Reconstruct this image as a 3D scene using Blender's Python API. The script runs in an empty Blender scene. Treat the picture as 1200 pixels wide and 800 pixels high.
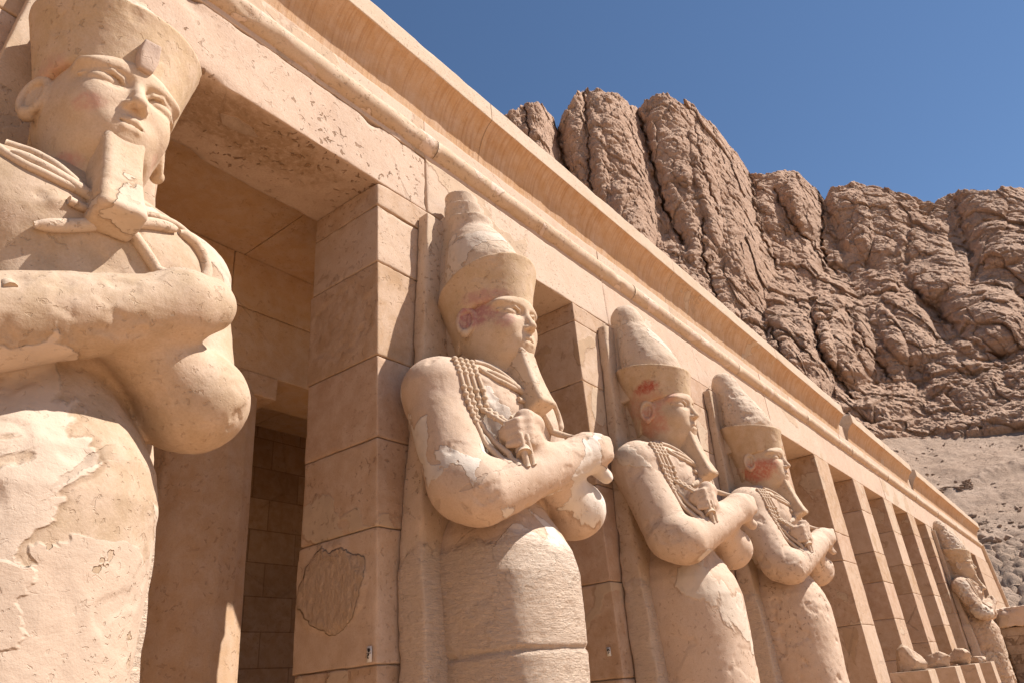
import bpy, math, random
import numpy as np
from mathutils import Matrix, Vector

# ------------------------------------------------------------------ camera, sky, sun, exposure
scene = bpy.context.scene
COL = scene.collection
EYE = 1.70                                     # height of the lens above the terrace
cam_data = bpy.data.cameras.new('camera')
cam = bpy.data.objects.new('camera', cam_data)
COL.objects.link(cam)
cam_data.sensor_width = 36.0
cam_data.lens = 25.227
cam_data.clip_start = 0.05
cam_data.clip_end = 3000.0
YAW, PITCH, ROLL = 0.94724, 0.46210, -0.09161
_F = Vector((math.sin(YAW)*math.cos(PITCH), math.cos(YAW)*math.cos(PITCH), math.sin(PITCH)))
_R0 = Vector((math.cos(YAW), -math.sin(YAW), 0.0))
_U0 = _R0.cross(_F)
_R = math.cos(ROLL)*_R0 + math.sin(ROLL)*_U0
_U = -math.sin(ROLL)*_R0 + math.cos(ROLL)*_U0
CAM = Vector((0.0, -3.632, EYE))
cam.matrix_world = Matrix(((_R.x, _U.x, -_F.x, CAM.x), (_R.y, _U.y, -_F.y, CAM.y), (_R.z, _U.z, -_F.z, CAM.z), (0, 0, 0, 1)))
scene.camera = cam

SUN_AZ = math.radians(38.5)                    # to the right of the facade's normal
SUN_EL = math.radians(52.3)
to_sun = Vector((math.sin(SUN_AZ)*math.cos(SUN_EL), -math.cos(SUN_AZ)*math.cos(SUN_EL), math.sin(SUN_EL)))
sun_data = bpy.data.lights.new('sun', 'SUN')
sun_data.energy = 5.0
sun_data.angle = math.radians(0.5)
sun_data.color = (1.0, 0.955, 0.895)
sun = bpy.data.objects.new('sun', sun_data)
COL.objects.link(sun)
sun.rotation_euler = (-to_sun).to_track_quat('-Z', 'Y').to_euler()
sun.location = (10, -20, 40)

world = bpy.data.worlds.new('World')
scene.world = world
world.use_nodes = True
wn = world.node_tree.nodes
wl = world.node_tree.links
sky = wn.new('ShaderNodeTexSky')
sky.sky_type = 'NISHITA'
sky.sun_disc = False
sky.sun_elevation = SUN_EL
sky.sun_rotation = math.atan2(to_sun.x, to_sun.y)
sky.air_density = 1.0
sky.dust_density = 0.0
sky.ozone_density = 3.0
sky.altitude = 300
bg = wn['Background']
bg.inputs['Strength'].default_value = 0.066
hs = wn.new('ShaderNodeHueSaturation')
hs.inputs['Saturation'].default_value = 1.04
wl.new(sky.outputs['Color'], hs.inputs['Color'])
wl.new(hs.outputs['Color'], bg.inputs['Color'])

scene.view_settings.view_transform = 'Standard'
scene.view_settings.look = 'None'
scene.view_settings.gamma = 1.0
scene.view_settings.use_curve_mapping = False
scene.view_settings.exposure = 0.78

# ------------------------------------------------------------------ helpers: noise, meshes, implicit surfaces
def _h(ix, iy, iz, seed):
    n = (ix*374761393 + iy*668265263 + iz*2147483647 + seed*1274126177) & 0xffffffff
    n = ((n ^ (n >> 13))*1274126177) & 0xffffffff
    n = ((n ^ (n >> 15))*2246822519) & 0xffffffff
    return n ^ (n >> 16)

_GRAD = np.array([(1,1,0),(-1,1,0),(1,-1,0),(-1,-1,0),(1,0,1),(-1,0,1),(1,0,-1),(-1,0,-1),
                  (0,1,1),(0,-1,1),(0,1,-1),(0,-1,-1),(1,1,0),(0,-1,1),(-1,1,0),(0,-1,-1)], dtype=np.float64)

def gnoise(P, seed=0):
    """Gradient noise, about -1..1."""
    P = np.asarray(P, dtype=np.float64)
    i = np.floor(P).astype(np.int64)
    f = P - i
    u = f*f*f*(f*(f*6 - 15) + 10)
    out = 0.0
    for dx in (0, 1):
        wx = u[:, 0] if dx else 1 - u[:, 0]
        for dy in (0, 1):
            wy = u[:, 1] if dy else 1 - u[:, 1]
            for dz in (0, 1):
                wz = u[:, 2] if dz else 1 - u[:, 2]
                g = _GRAD[_h(i[:, 0] + dx, i[:, 1] + dy, i[:, 2] + dz, seed) & 15]
                out = out + wx*wy*wz*(g[:, 0]*(f[:, 0] - dx) + g[:, 1]*(f[:, 1] - dy) + g[:, 2]*(f[:, 2] - dz))
    return out

def fbm(P, octaves=4, seed=0, gain=0.5, lac=2.03):
    P = np.asarray(P, dtype=np.float64)
    a, s, out = 1.0, 1.0, 0.0
    for o in range(octaves):
        out = out + a*gnoise(P*s + 17.3*o, seed + o)
        a *= gain
        s *= lac
    return out

def ridged(P, octaves=4, seed=0, gain=0.55, lac=2.1):
    a, s, out, tot = 1.0, 1.0, 0.0, 0.0
    for o in range(octaves):
        out = out + a*(1 - 2*np.abs(gnoise(P*s + 9.1*o, seed + o)))
        tot += a
        a *= gain
        s *= lac
    return out/tot

def worley(P, seed=0):
    """Distances to the nearest and second nearest feature points."""
    P = np.asarray(P, dtype=np.float64)
    i = np.floor(P).astype(np.int64)
    f = P - i
    d1 = np.full(len(P), 9.0)
    d2 = np.full(len(P), 9.0)
    for dx in (-1, 0, 1):
        for dy in (-1, 0, 1):
            for dz in (-1, 0, 1):
                h = _h(i[:, 0] + dx, i[:, 1] + dy, i[:, 2] + dz, seed)
                ox = (h & 1023)/1023.0
                oy = ((h >> 10) & 1023)/1023.0
                oz = ((h >> 20) & 1023)/1023.0
                d = np.sqrt((dx + ox - f[:, 0])**2 + (dy + oy - f[:, 1])**2 + (dz + oz - f[:, 2])**2)
                d2 = np.minimum(d2, np.maximum(d, d1))
                d1 = np.minimum(d1, d)
    return d1, d2

def facets(P, seed=0, tilt=1.0):
    """Broken-rock relief: every cell of a jittered lattice gets its own height and its own slant. Returns height, edge distance."""
    P = np.asarray(P, dtype=np.float64)
    i = np.floor(P).astype(np.int64)
    f = P - i
    d1 = np.full(len(P), 9.0); d2 = np.full(len(P), 9.0); out = np.zeros(len(P))
    for dx in (-1, 0, 1):
        for dy in (-1, 0, 1):
            for dz in (-1, 0, 1):
                h = _h(i[:, 0] + dx, i[:, 1] + dy, i[:, 2] + dz, seed)
                q = np.stack([dx + (h & 1023)/1023.0 - f[:, 0], dy + ((h >> 10) & 1023)/1023.0 - f[:, 1], dz + ((h >> 20) & 1023)/1023.0 - f[:, 2]], -1)
                d = np.sqrt((q*q).sum(1))
                h2 = _h(i[:, 0] + dx, i[:, 1] + dy, i[:, 2] + dz, seed + 77)
                g = np.stack([(h2 & 255)/127.5 - 1, ((h2 >> 8) & 255)/127.5 - 1, ((h2 >> 16) & 255)/127.5 - 1], -1)
                v = ((h2 >> 24) & 255)/127.5 - 1 - tilt*(g*q).sum(1)
                near = d < d1
                d2 = np.where(near, d1, np.minimum(d2, d))
                out = np.where(near, v, out)
                d1 = np.where(near, d, d1)
    return out, d2 - d1

def sstep(a, b, x):
    t = np.clip((x - a)/(b - a), 0, 1)
    return t*t*(3 - 2*t)

def link(name, mesh, mat, parent=None):
    o = bpy.data.objects.new(name, mesh)
    COL.objects.link(o)
    if mat is not None and not mesh.materials:
        mesh.materials.append(mat)
    if parent is not None:
        o.parent = parent
    return o

def mesh_from(name, V, Q, smooth=True, sharp=None):
    """V (n,3); Q list/array of quads (or mixed faces)."""
    me = bpy.data.meshes.new(name)
    V = np.asarray(V, dtype=np.float32)
    if isinstance(Q, np.ndarray):
        nf, k = Q.shape
        me.vertices.add(len(V))
        me.vertices.foreach_set('co', V.ravel())
        me.loops.add(nf*k)
        me.loops.foreach_set('vertex_index', Q.astype(np.int32).ravel())
        me.polygons.add(nf)
        me.polygons.foreach_set('loop_start', np.arange(0, nf*k, k, dtype=np.int32))
        me.polygons.foreach_set('loop_total', np.full(nf, k, dtype=np.int32))
        me.update(calc_edges=True)
    else:
        me.from_pydata([tuple(v) for v in V.tolist()], [], Q)
    me.polygons.foreach_set('use_smooth', np.full(len(me.polygons), smooth))
    me.update()
    if sharp:
        me.set_sharp_from_angle(angle=math.radians(sharp))
    return me

def tag(o, label=None, cat=None, group=None, kind=None):
    if label: o['label'] = label
    if cat: o['category'] = cat
    if group: o['group'] = group
    if kind: o['kind'] = kind
    return o

def empty(name, loc=(0, 0, 0)):
    o = bpy.data.objects.new(name, None)
    COL.objects.link(o)
    o.location = loc
    o.empty_display_size = 0.3
    return o

class Acc:
    """Collects shapes of ONE part into one mesh."""
    def __init__(s):
        s.V, s.Q, s.n, s.m = [], [], 0, []
    def add(s, V, Q, mi=0):
        s.V.append(np.asarray(V, dtype=np.float64))
        s.Q.append(np.asarray(Q, dtype=np.int64) + s.n)
        s.m.append(np.full(len(Q), mi, np.int32))
        s.n += len(V)
    def build(s, name, mat, parent=None, smooth=True, off=(0, 0, 0), sharp=None):
        V = np.concatenate(s.V) - np.asarray(off)
        me = mesh_from(name, V, np.concatenate(s.Q), smooth, sharp)
        if isinstance(mat, (list, tuple)):
            for m in mat: me.materials.append(m)
            me.polygons.foreach_set('material_index', np.concatenate(s.m))
            mat = None
        return link(name, me, mat, parent)

def _ticks(a, b, res, rows):
    L = b - a
    e = [r for r in rows if r < L*0.45]
    lo = [a] + [a + r for r in e]
    hi = [b - r for r in e[::-1]] + [b]
    n = max(1, int(round((hi[0] - lo[-1])/res)))
    mid = np.linspace(lo[-1], hi[0], n + 1)[1:-1]
    return np.array(lo + list(mid) + hi)

def block(lo, hi, res=0.12, chip=0.012, rough=0.002, seed=0, rows=(0.006, 0.018, 0.045), big=0.0, hook=None, freq=5.0):
    """A dressed block: box with worn, irregularly chipped arrises and a slightly uneven face."""
    lo = np.asarray(lo, float); hi = np.asarray(hi, float)
    T = [_ticks(lo[k], hi[k], res, rows) for k in range(3)]
    Vs, Qs, n = [], [], 0
    for ax in range(3):
        u, v = (ax + 1) % 3, (ax + 2) % 3
        nu, nv = len(T[u]), len(T[v])
        gu, gv = np.meshgrid(T[u], T[v], indexing='ij')
        idx = np.arange(nu*nv).reshape(nu, nv)
        q = np.stack([idx[:-1, :-1], idx[1:, :-1], idx[1:, 1:], idx[:-1, 1:]], -1).reshape(-1, 4)
        for side in (0, 1):
            P = np.zeros((nu*nv, 3))
            P[:, u] = gu.ravel(); P[:, v] = gv.ravel()
            P[:, ax] = (lo, hi)[side][ax]
            Vs.append(P)
            Qs.append((q if side else q[:, ::-1]) + n)
            n += len(P)
    V = np.concatenate(Vs); Q = np.concatenate(Qs)
    _, first, inv = np.unique(np.round(V*2e4).astype(np.int64), axis=0, return_index=True, return_inverse=True)
    V = V[first]; Q = inv.reshape(-1)[Q]
    s = seed*13.7
    r = chip*(0.45 + 0.9*np.clip(fbm(V*freq + s, 3, seed) + 0.25, 0, 2))
    if big > 0:
        r = r + big*np.clip(fbm(V*1.9 + s + 5, 4, seed + 7) - 0.12, 0, 1)*2.0
    r = np.clip(r, 0.0015, 0.45*np.min(hi - lo))[:, None]
    c = np.clip(V, lo + r, hi - r)
    d = V - c
    L = np.linalg.norm(d, axis=1, keepdims=True)
    nrm = d/np.maximum(L, 1e-9)
    W = c + nrm*r
    if rough > 0:
        W = W + nrm*(rough*fbm(V*7 + s + 3, 4, seed + 3) + rough*1.5*fbm(V*1.3 + s, 2, seed + 5))[:, None]
    if hook is not None:
        W = hook(W, nrm)
    return W, Q

def tube(path, r, seg=10, caps=True, flat=1.0):
    """Round tube along a polyline; r a number or one per point."""
    P = np.asarray(path, float)
    r = np.broadcast_to(np.asarray(r, float), (len(P),))
    t = np.gradient(P, axis=0)
    t /= np.linalg.norm(t, axis=1, keepdims=True) + 1e-12
    up = np.array([0.0, -1.0, 0.15])
    V = []
    for k in range(len(P)):
        a = np.cross(t[k], up)
        if np.linalg.norm(a) < 1e-4:
            a = np.cross(t[k], [1.0, 0, 0])
        a /= np.linalg.norm(a)
        b = np.cross(a, t[k])
        ang = np.linspace(0, 2*np.pi, seg, endpoint=False)
        V.append(P[k] + r[k]*(np.cos(ang)[:, None]*a + flat*np.sin(ang)[:, None]*b))
    V = np.concatenate(V)
    n = len(P)
    idx = np.arange(n*seg).reshape(n, seg)
    nx = np.roll(idx, -1, axis=1)
    Q = np.stack([idx[:-1], nx[:-1], nx[1:], idx[1:]], -1).reshape(-1, 4)
    if caps:
        V = np.concatenate([V, P[:1], P[-1:]])
        c0, c1 = n*seg, n*seg + 1
        q0 = np.stack([nx[0], idx[0], np.full(seg, c0), np.full(seg, c0)], -1)
        q1 = np.stack([idx[-1], nx[-1], np.full(seg, c1), np.full(seg, c1)], -1)
        # split each cap triangle as a thin quad around the centre point
        V = np.concatenate([V, (V[idx[0]] + V[nx[0]])/2*0.5 + P[0]*0.5, (V[idx[-1]] + V[nx[-1]])/2*0.5 + P[-1]*0.5])
        m0 = c1 + 1 + np.arange(seg); m1 = m0 + seg
        q0 = np.stack([nx[0], idx[0], m0, np.roll(m0, -1)], -1)
        q0 = np.stack([idx[0], np.roll(m0, 1), m0, nx[0]], -1)[:, ::-1]
        q0b = np.stack([m0, np.roll(m0, -1), np.full(seg, c0)], -1)
        q1 = np.stack([idx[-1], np.roll(m1, 1), m1, nx[-1]], -1)
        # centre fan as quads made of two neighbouring triangles
        f0, f1 = [], []
        for k in range(0, seg - 1, 2):
            f0.append((c0, m0[k], m0[(k + 1) % seg], m0[(k + 2) % seg]))
            f1.append((c1, m1[(k + 2) % seg], m1[(k + 1) % seg], m1[k]))
        Q = np.concatenate([Q, q0, q1, np.array(f0), np.array(f1)])
    return V, Q

# ---- implicit solids on a voxel grid, turned into ONE continuous surface
class Vol:
    def __init__(s, lo, hi, h):
        s.lo = np.array(lo, float); s.h = h
        s.n = np.maximum(4, np.ceil((np.array(hi, float) - s.lo)/h).astype(int) + 1)
        s.ax = [(s.lo[k] + h*np.arange(s.n[k])).astype(np.float32) for k in range(3)]
        s.F = np.full(tuple(s.n), 0.6, dtype=np.float32)
    def _box(s, lo, hi):
        sl = []
        for k in range(3):
            a = int(np.floor((lo[k] - s.lo[k])/s.h)); b = int(np.ceil((hi[k] - s.lo[k])/s.h)) + 1
            sl.append(slice(max(0, a), max(0, min(s.n[k], b))))
        return tuple(sl), [s.ax[0][sl[0]][:, None, None], s.ax[1][sl[1]][None, :, None], s.ax[2][sl[2]][None, None, :]]
    def add(s, fn, lo, hi, k=0.03):
        m = k*1.5 + 0.03
        sl, c = s._box(np.array(lo) - m, np.array(hi) + m)
        d = fn(*c).astype(np.float32); a = s.F[sl]
        if k > 0:
            hh = np.maximum(k - np.abs(a - d), 0)/k
            s.F[sl] = np.minimum(a, d) - hh*hh*k*0.25
        else:
            s.F[sl] = np.minimum(a, d)
    def sub(s, fn, lo, hi, k=0.02):
        m = k*1.5 + 0.03
        sl, c = s._box(np.array(lo) - m, np.array(hi) + m)
        d = -fn(*c).astype(np.float32); a = s.F[sl]
        hh = np.maximum(k - np.abs(a - d), 0)/max(k, 1e-6)
        s.F[sl] = np.maximum(a, d) + hh*hh*k*0.25
    # primitives
    def cap(s, a, b, ra, rb=None, k=0.03, sub=False, sc=(1, 1, 1)):
        a = np.array(a, float); b = np.array(b, float); rb = ra if rb is None else rb
        sc = np.array(sc, float)
        A = a/sc; B = b/sc; ba = B - A; L2 = ba @ ba + 1e-12
        def fn(x, y, z):
            px, py, pz = x/sc[0] - A[0], y/sc[1] - A[1], z/sc[2] - A[2]
            t = np.clip((px*ba[0] + py*ba[1] + pz*ba[2])/L2, 0, 1)
            return (np.sqrt((px - t*ba[0])**2 + (py - t*ba[1])**2 + (pz - t*ba[2])**2) - (ra + (rb - ra)*t))*sc.min()
        R = max(ra, rb)*sc
        (s.sub if sub else s.add)(fn, np.minimum(a, b) - R, np.maximum(a, b) + R, k)
    def chain(s, pts, r, k=0.01, sub=False):
        r = np.broadcast_to(np.asarray(r, float), (len(pts),))
        for i in range(len(pts) - 1):
            s.cap(pts[i], pts[i + 1], r[i], r[i + 1], k, sub)
    def ell(s, c, r, k=0.03, sub=False, rot=None):
        c = np.array(c, float); r = np.array(r, float)
        M = np.eye(3) if rot is None else np.array(Matrix.Rotation(rot[1], 3, rot[0]).transposed())
        def fn(x, y, z):
            x, y, z = x - c[0], y - c[1], z - c[2]
            u = (M[0, 0]*x + M[0, 1]*y + M[0, 2]*z); v = (M[1, 0]*x + M[1, 1]*y + M[1, 2]*z); w = (M[2, 0]*x + M[2, 1]*y + M[2, 2]*z)
            k0 = np.sqrt((u/r[0])**2 + (v/r[1])**2 + (w/r[2])**2)
            k1 = np.sqrt((u/r[0]**2)**2 + (v/r[1]**2)**2 + (w/r[2]**2)**2) + 1e-9
            return k0*(k0 - 1)/k1
        R = r if rot is None else np.full(3, r.max())
        (s.sub if sub else s.add)(fn, c - R, c + R, k)
    def surf(s):
        """Naive surface nets."""
        F = s.F.copy()
        F[0] = F[-1] = 0.3; F[:, 0] = F[:, -1] = 0.3; F[:, :, 0] = F[:, :, -1] = 0.3
        S = F < 0
        C = [(i, j, k) for i in (0, 1) for j in (0, 1) for k in (0, 1)]
        nx, ny, nz = F.shape
        cnt = np.zeros((nx - 1, ny - 1, nz - 1), np.int8)
        for (i, j, k) in C:
            cnt += S[i:nx - 1 + i, j:ny - 1 + j, k:nz - 1 + k]
        act = np.argwhere((cnt > 0) & (cnt < 8))
        vid = np.full(cnt.shape, -1, np.int64)
        vid[act[:, 0], act[:, 1], act[:, 2]] = np.arange(len(act))
        val = {c: F[act[:, 0] + c[0], act[:, 1] + c[1], act[:, 2] + c[2]].astype(np.float64) for c in C}
        pos = np.zeros((len(act), 3)); w = np.zeros(len(act))
        for a in C:
            for ax in range(3):
                if a[ax] == 0:
                    b = list(a); b[ax] = 1; b = tuple(b)
                    va, vb = val[a], val[b]
                    m = (va < 0) != (vb < 0)
                    t = va[m]/(va[m] - vb[m])
                    p = np.tile(np.array(a, float), (len(t), 1)); p[:, ax] = t
                    pos[m] += p; w[m] += 1
        V = s.lo + s.h*(act + pos/w[:, None])
        Q = []
        for ax in range(3):
            u, v = (ax + 1) % 3, (ax + 2) % 3
            sa = [slice(None)]*3; sb = [slice(None)]*3
            sa[ax] = slice(0, -1); sb[ax] = slice(1, None)
            A, B = S[tuple(sa)], S[tuple(sb)]
            e = np.argwhere(A != B)
            e = e[(e[:, u] > 0) & (e[:, v] > 0)]
            e = e[(e[:, u] < F.shape[u] - 1) & (e[:, v] < F.shape[v] - 1)]
            ins = A[e[:, 0], e[:, 1], e[:, 2]]
            def cid(du, dv):
                c = e.copy(); c[:, u] += du; c[:, v] += dv
                return vid[c[:, 0], c[:, 1], c[:, 2]]
            q = np.stack([cid(-1, -1), cid(0, -1), cid(0, 0), cid(-1, 0)], -1)
            q[~ins] = q[~ins][:, ::-1]
            Q.append(q)
        return V, np.concatenate(Q)
    def front(s, x, z):
        """y of the front surface at (x, z), walking in from the viewer's side."""
        i = int(round((x - s.lo[0])/s.h)); k = int(round((z - s.lo[2])/s.h))
        col = s.F[min(max(i, 0), s.n[0] - 1), :, min(max(k, 0), s.n[2] - 1)]
        j = np.argmax(col < 0)
        if col[j] >= 0 or j == 0:
            return None
        return float(s.ax[1][j - 1] + s.h*col[j - 1]/(col[j - 1] - col[j]))

def normals(V, Q):
    a = V[Q[:, 2]] - V[Q[:, 0]]; b = V[Q[:, 3]] - V[Q[:, 1]]
    fn = np.cross(a, b)
    N = np.zeros_like(V)
    for k in range(Q.shape[1]):
        for c in range(3):
            N[:, c] += np.bincount(Q[:, k], fn[:, c], len(V))
    return N/(np.linalg.norm(N, axis=1, keepdims=True) + 1e-12)

# ------------------------------------------------------------------ materials (all procedural, in metres of world space)
class NT:
    def __init__(s, name):
        s.m = bpy.data.materials.new(name)
        s.m.use_nodes = True
        s.t = s.m.node_tree
        s.b = s.t.nodes['Principled BSDF']
        s.b.inputs['Roughness'].default_value = .93
        s.b.inputs['Specular IOR Level'].default_value = .12
        g = s.t.nodes.new('ShaderNodeNewGeometry')
        s.pos = g.outputs['Position']
        s.nrm = g.outputs['Normal']
        s.point = g.outputs['Pointiness']
    def _set(s, sock, v):
        if isinstance(v, (int, float)):
            sock.default_value = v
        elif isinstance(v, (tuple, list)):
            sock.default_value = tuple(v) + ((1.0,) if sock.type == 'RGBA' and len(v) == 3 else ())
        else:
            s.t.links.new(v, sock)
    def scale(s, vec, sc, off=(0, 0, 0)):
        n = s.t.nodes.new('ShaderNodeMapping')
        s.t.links.new(vec, n.inputs['Vector'])
        n.inputs['Scale'].default_value = sc
        n.inputs['Location'].default_value = off
        return n.outputs[0]
    def noise(s, scale, detail=4, rough=.55, dist=0.0, vec=None, off=0.0):
        n = s.t.nodes.new('ShaderNodeTexNoise')
        v = s.pos if vec is None else vec
        if off:
            v = s.scale(v, (1, 1, 1), (off, off*.7, off*1.3))
        s.t.links.new(v, n.inputs['Vector'])
        n.inputs['Scale'].default_value = scale
        n.inputs['Detail'].default_value = detail
        n.inputs['Roughness'].default_value = rough
        n.inputs['Distortion'].default_value = dist
        return n.outputs['Fac']
    def vor(s, scale, feature='F1', vec=None, rand=1.0):
        n = s.t.nodes.new('ShaderNodeTexVoronoi')
        n.feature = feature
        s.t.links.new(s.pos if vec is None else vec, n.inputs['Vector'])
        n.inputs['Scale'].default_value = scale
        n.inputs['Randomness'].default_value = rand
        return n.outputs['Distance']
    def ramp(s, x, a, b, lo=0.0, hi=1.0, smooth=True):
        n = s.t.nodes.new('ShaderNodeMapRange')
        n.interpolation_type = 'SMOOTHSTEP' if smooth else 'LINEAR'
        s._set(n.inputs['Value'], x)
        for k, v in zip(('From Min', 'From Max', 'To Min', 'To Max'), (a, b, lo, hi)):
            n.inputs[k].default_value = v
        return n.outputs[0]
    def math(s, op, a, b=0.0):
        n = s.t.nodes.new('ShaderNodeMath')
        n.operation = op
        s._set(n.inputs[0], a); s._set(n.inputs[1], b)
        return n.outputs[0]
    def mix(s, f, a, b, mode='MIX'):
        n = s.t.nodes.new('ShaderNodeMix')
        n.data_type = 'RGBA'; n.blend_type = mode
        s._set(n.inputs[0], f); s._set(n.inputs[6], a); s._set(n.inputs[7], b)
        return n.outputs[2]
    def sep(s, vec=None):
        n = s.t.nodes.new('ShaderNodeSeparateXYZ')
        s.t.links.new(s.pos if vec is None else vec, n.inputs[0])
        return n.outputs
    def dist(s, c, sc=(1, 1, 1)):
        """distance to a world point, stretched"""
        m = s.t.nodes.new('ShaderNodeVectorMath'); m.operation = 'SUBTRACT'
        s.t.links.new(s.pos, m.inputs[0]); m.inputs[1].default_value = c
        k = s.t.nodes.new('ShaderNodeVectorMath'); k.operation = 'DIVIDE'
        s.t.links.new(m.outputs[0], k.inputs[0]); k.inputs[1].default_value = sc
        l = s.t.nodes.new('ShaderNodeVectorMath'); l.operation = 'LENGTH'
        s.t.links.new(k.outputs[0], l.inputs[0])
        return l.outputs['Value']
    def bump(s, h, dist, strength=1.0, prev=None):
        n = s.t.nodes.new('ShaderNodeBump')
        n.inputs['Distance'].default_value = dist
        n.inputs['Strength'].default_value = strength
        s._set(n.inputs['Height'], h)
        if prev is not None:
            s.t.links.new(prev, n.inputs['Normal'])
        return n.outputs[0]
    def done(s, col, nrm=None):
        s._set(s.b.inputs['Base Color'], col)
        if nrm is not None:
            s.t.links.new(nrm, s.b.inputs['Normal'])
        return s.m

SAND = (.545, .392, .288)
PALE = (.625, .478, .375)
OCHRE = (.430, .285, .165)

def dim(c, k): return tuple(x*k for x in c)

def stone(name, base=SAND, alt=None, patch=None, patch_scale=1.3, patch_at=.60, grain=.002, grain_scale=90, pit=.35, pit_scale=26,
          rough_below=None, rough_h=.012, spots=(), streak=None, off=0.0, course=None, patch_step=.006, crack=.5, pale_below=None, ovals=()):
    n = NT(name)
    alt = alt or dim(base, .80)
    big = n.noise(.9, 5, .6, .4, off=off + 1)
    mid = n.noise(6.5, 6, .65, .2, off=off)
    fine = n.noise(grain_scale, 4, .7)
    c = n.mix(n.ramp(big, .34, .66), base, alt)
    c = n.mix(n.ramp(mid, .30, .72), c, n.mix(.5, c, dim(PALE, .98)))
    c = n.mix(n.ramp(fine, .35, .75, 0, .30), c, n.mix(1.0, c, (.62, .56, .50), 'MULTIPLY'))
    nb = None
    if patch is not None:
        pn = n.noise(patch_scale, 6, .50, .35, off=off + 4)
        pm = n.ramp(pn, patch_at, patch_at + .012)
        c = n.mix(pm, c, n.mix(n.ramp(mid, .35, .65), patch, dim(patch, .90)))
        rim = n.math('MULTIPLY', n.ramp(pn, patch_at - .014, patch_at), n.ramp(pn, patch_at + .012, patch_at))
        rim = n.math('MULTIPLY', rim, n.ramp(n.noise(3.5, 2, off=off + 12), .42, .6))
        c = n.mix(n.math('MULTIPLY', rim, .5), c, n.mix(1.0, c, (.55, .47, .40), 'MULTIPLY'))
        nb = n.bump(pm, patch_step, 1.0)
    if pale_below is not None:
        z = n.sep()[2]
        ev = n.math('ADD', z, n.math('MULTIPLY', n.math('SUBTRACT', n.noise(2.0, 4, .5, .3, off=off + 15), .5), 1.5))
        pm2 = n.ramp(ev, pale_below[0], pale_below[0] - .02)
        gone = n.ramp(n.noise(5.5, 4, .55, off=off + 16), .66, .675)
        pm2 = n.math('MULTIPLY', pm2, n.math('SUBTRACT', 1.0, gone))
        c = n.mix(pm2, c, n.mix(n.ramp(mid, .35, .65), pale_below[1], dim(pale_below[1], .88)))
        nb = n.bump(pm2, .007, 1.0, nb)
    # slow undulation, grain
    nb = n.bump(mid, .012, .55, nb)
    nb = n.bump(fine, grain, .9, nb)
    if crack > 0:
        cd = n.vor(.75, 'DISTANCE_TO_EDGE', n.t.nodes.new('ShaderNodeVectorMath').outputs[0] if False else None)
        wob = n.noise(5, 4, .6, off=off + 2)
        cr = n.ramp(n.math('ADD', cd, n.math('MULTIPLY', n.math('SUBTRACT', wob, .5), .10)), .0, .006, 1, 0)
        gate = n.ramp(n.noise(.7, 2, off=off + 7), .52, .60)
        cr = n.math('MULTIPLY', n.math('MULTIPLY', cr, gate), crack)
        c = n.mix(n.math('MULTIPLY', cr, .5), c, dim(base, .45))
        nb = n.bump(n.math('SUBTRACT', 1.0, cr), .006, 1.0, nb)
    if pit > 0:
        pv = n.noise(pit_scale, 3, .5, .6, off=off + 3)
        area = n.ramp(n.noise(1.7, 3, off=off + 9), .36, .58)
        p = n.math('MULTIPLY', n.ramp(pv, .615, .665), n.math('ADD', n.math('MULTIPLY', area, .85), .15))
        c = n.mix(n.math('MULTIPLY', p, pit), c, n.mix(1.0, c, (.50, .42, .34), 'MULTIPLY'))
        nb = n.bump(n.math('SUBTRACT', 1.0, p), .010*pit, 1.0, nb)
    if rough_below is not None:
        z = n.sep()[2]
        edge = n.math('ADD', z, n.math('MULTIPLY', n.math('SUBTRACT', n.noise(3.0, 4, off=off + 5), .5), .35))
        rm = n.ramp(edge, rough_below + .05, rough_below - .10)
        v = n.scale(n.pos, (1, 1, 2.6))
        rn = n.noise(19, 6, .74, .5, vec=v)
        rn2 = n.noise(75, 3, .7)
        rn3 = n.noise(1.0, 5, .65, .4, vec=n.scale(n.pos, (3.2, 3.2, 30)))
        hgt = n.math('ADD', n.math('ADD', rn, n.math('MULTIPLY', rn3, .65)), n.math('MULTIPLY', rn2, .35))
        c = n.mix(n.math('MULTIPLY', rm, n.ramp(rn3, .50, .36, .0, .22)), c, n.mix(1.0, c, (.66, .57, .48), 'MULTIPLY'))
        c = n.mix(n.math('MULTIPLY', rm, .75), c, (.72, .56, .43))
        c = n.mix(n.math('MULTIPLY', rm, n.ramp(rn, .54, .32, .0, .22)), c, n.mix(1.0, c, (.62, .53, .44), 'MULTIPLY'))
        nb2 = n.bump(n.math('MULTIPLY', hgt, rm), rough_h*2.3, 1.0, nb)
        nb = nb2
    if streak is not None:
        v = n.scale(n.pos, streak[0])
        sn = n.noise(1.0, 4, .6, vec=v)
        c = n.mix(n.ramp(sn, .42, .70, 0, streak[1]), c, n.mix(1.0, c, (.70, .58, .46), 'MULTIPLY'))
        nb = n.bump(sn, streak[2], 1.0, nb)
    for (p, r, colr, amt) in spots:
        dd = n.dist(p, r)
        q = n.math('ADD', dd, n.math('MULTIPLY', n.math('SUBTRACT', n.noise(9, 5, .7, off=off + 6), .5), 1.3))
        mk = n.math('MULTIPLY', n.ramp(q, .95, .45), n.ramp(n.noise(28, 4, .7), .30, .60, .35, 1.0))
        c = n.mix(n.math('MULTIPLY', mk, amt), c, colr)
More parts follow.
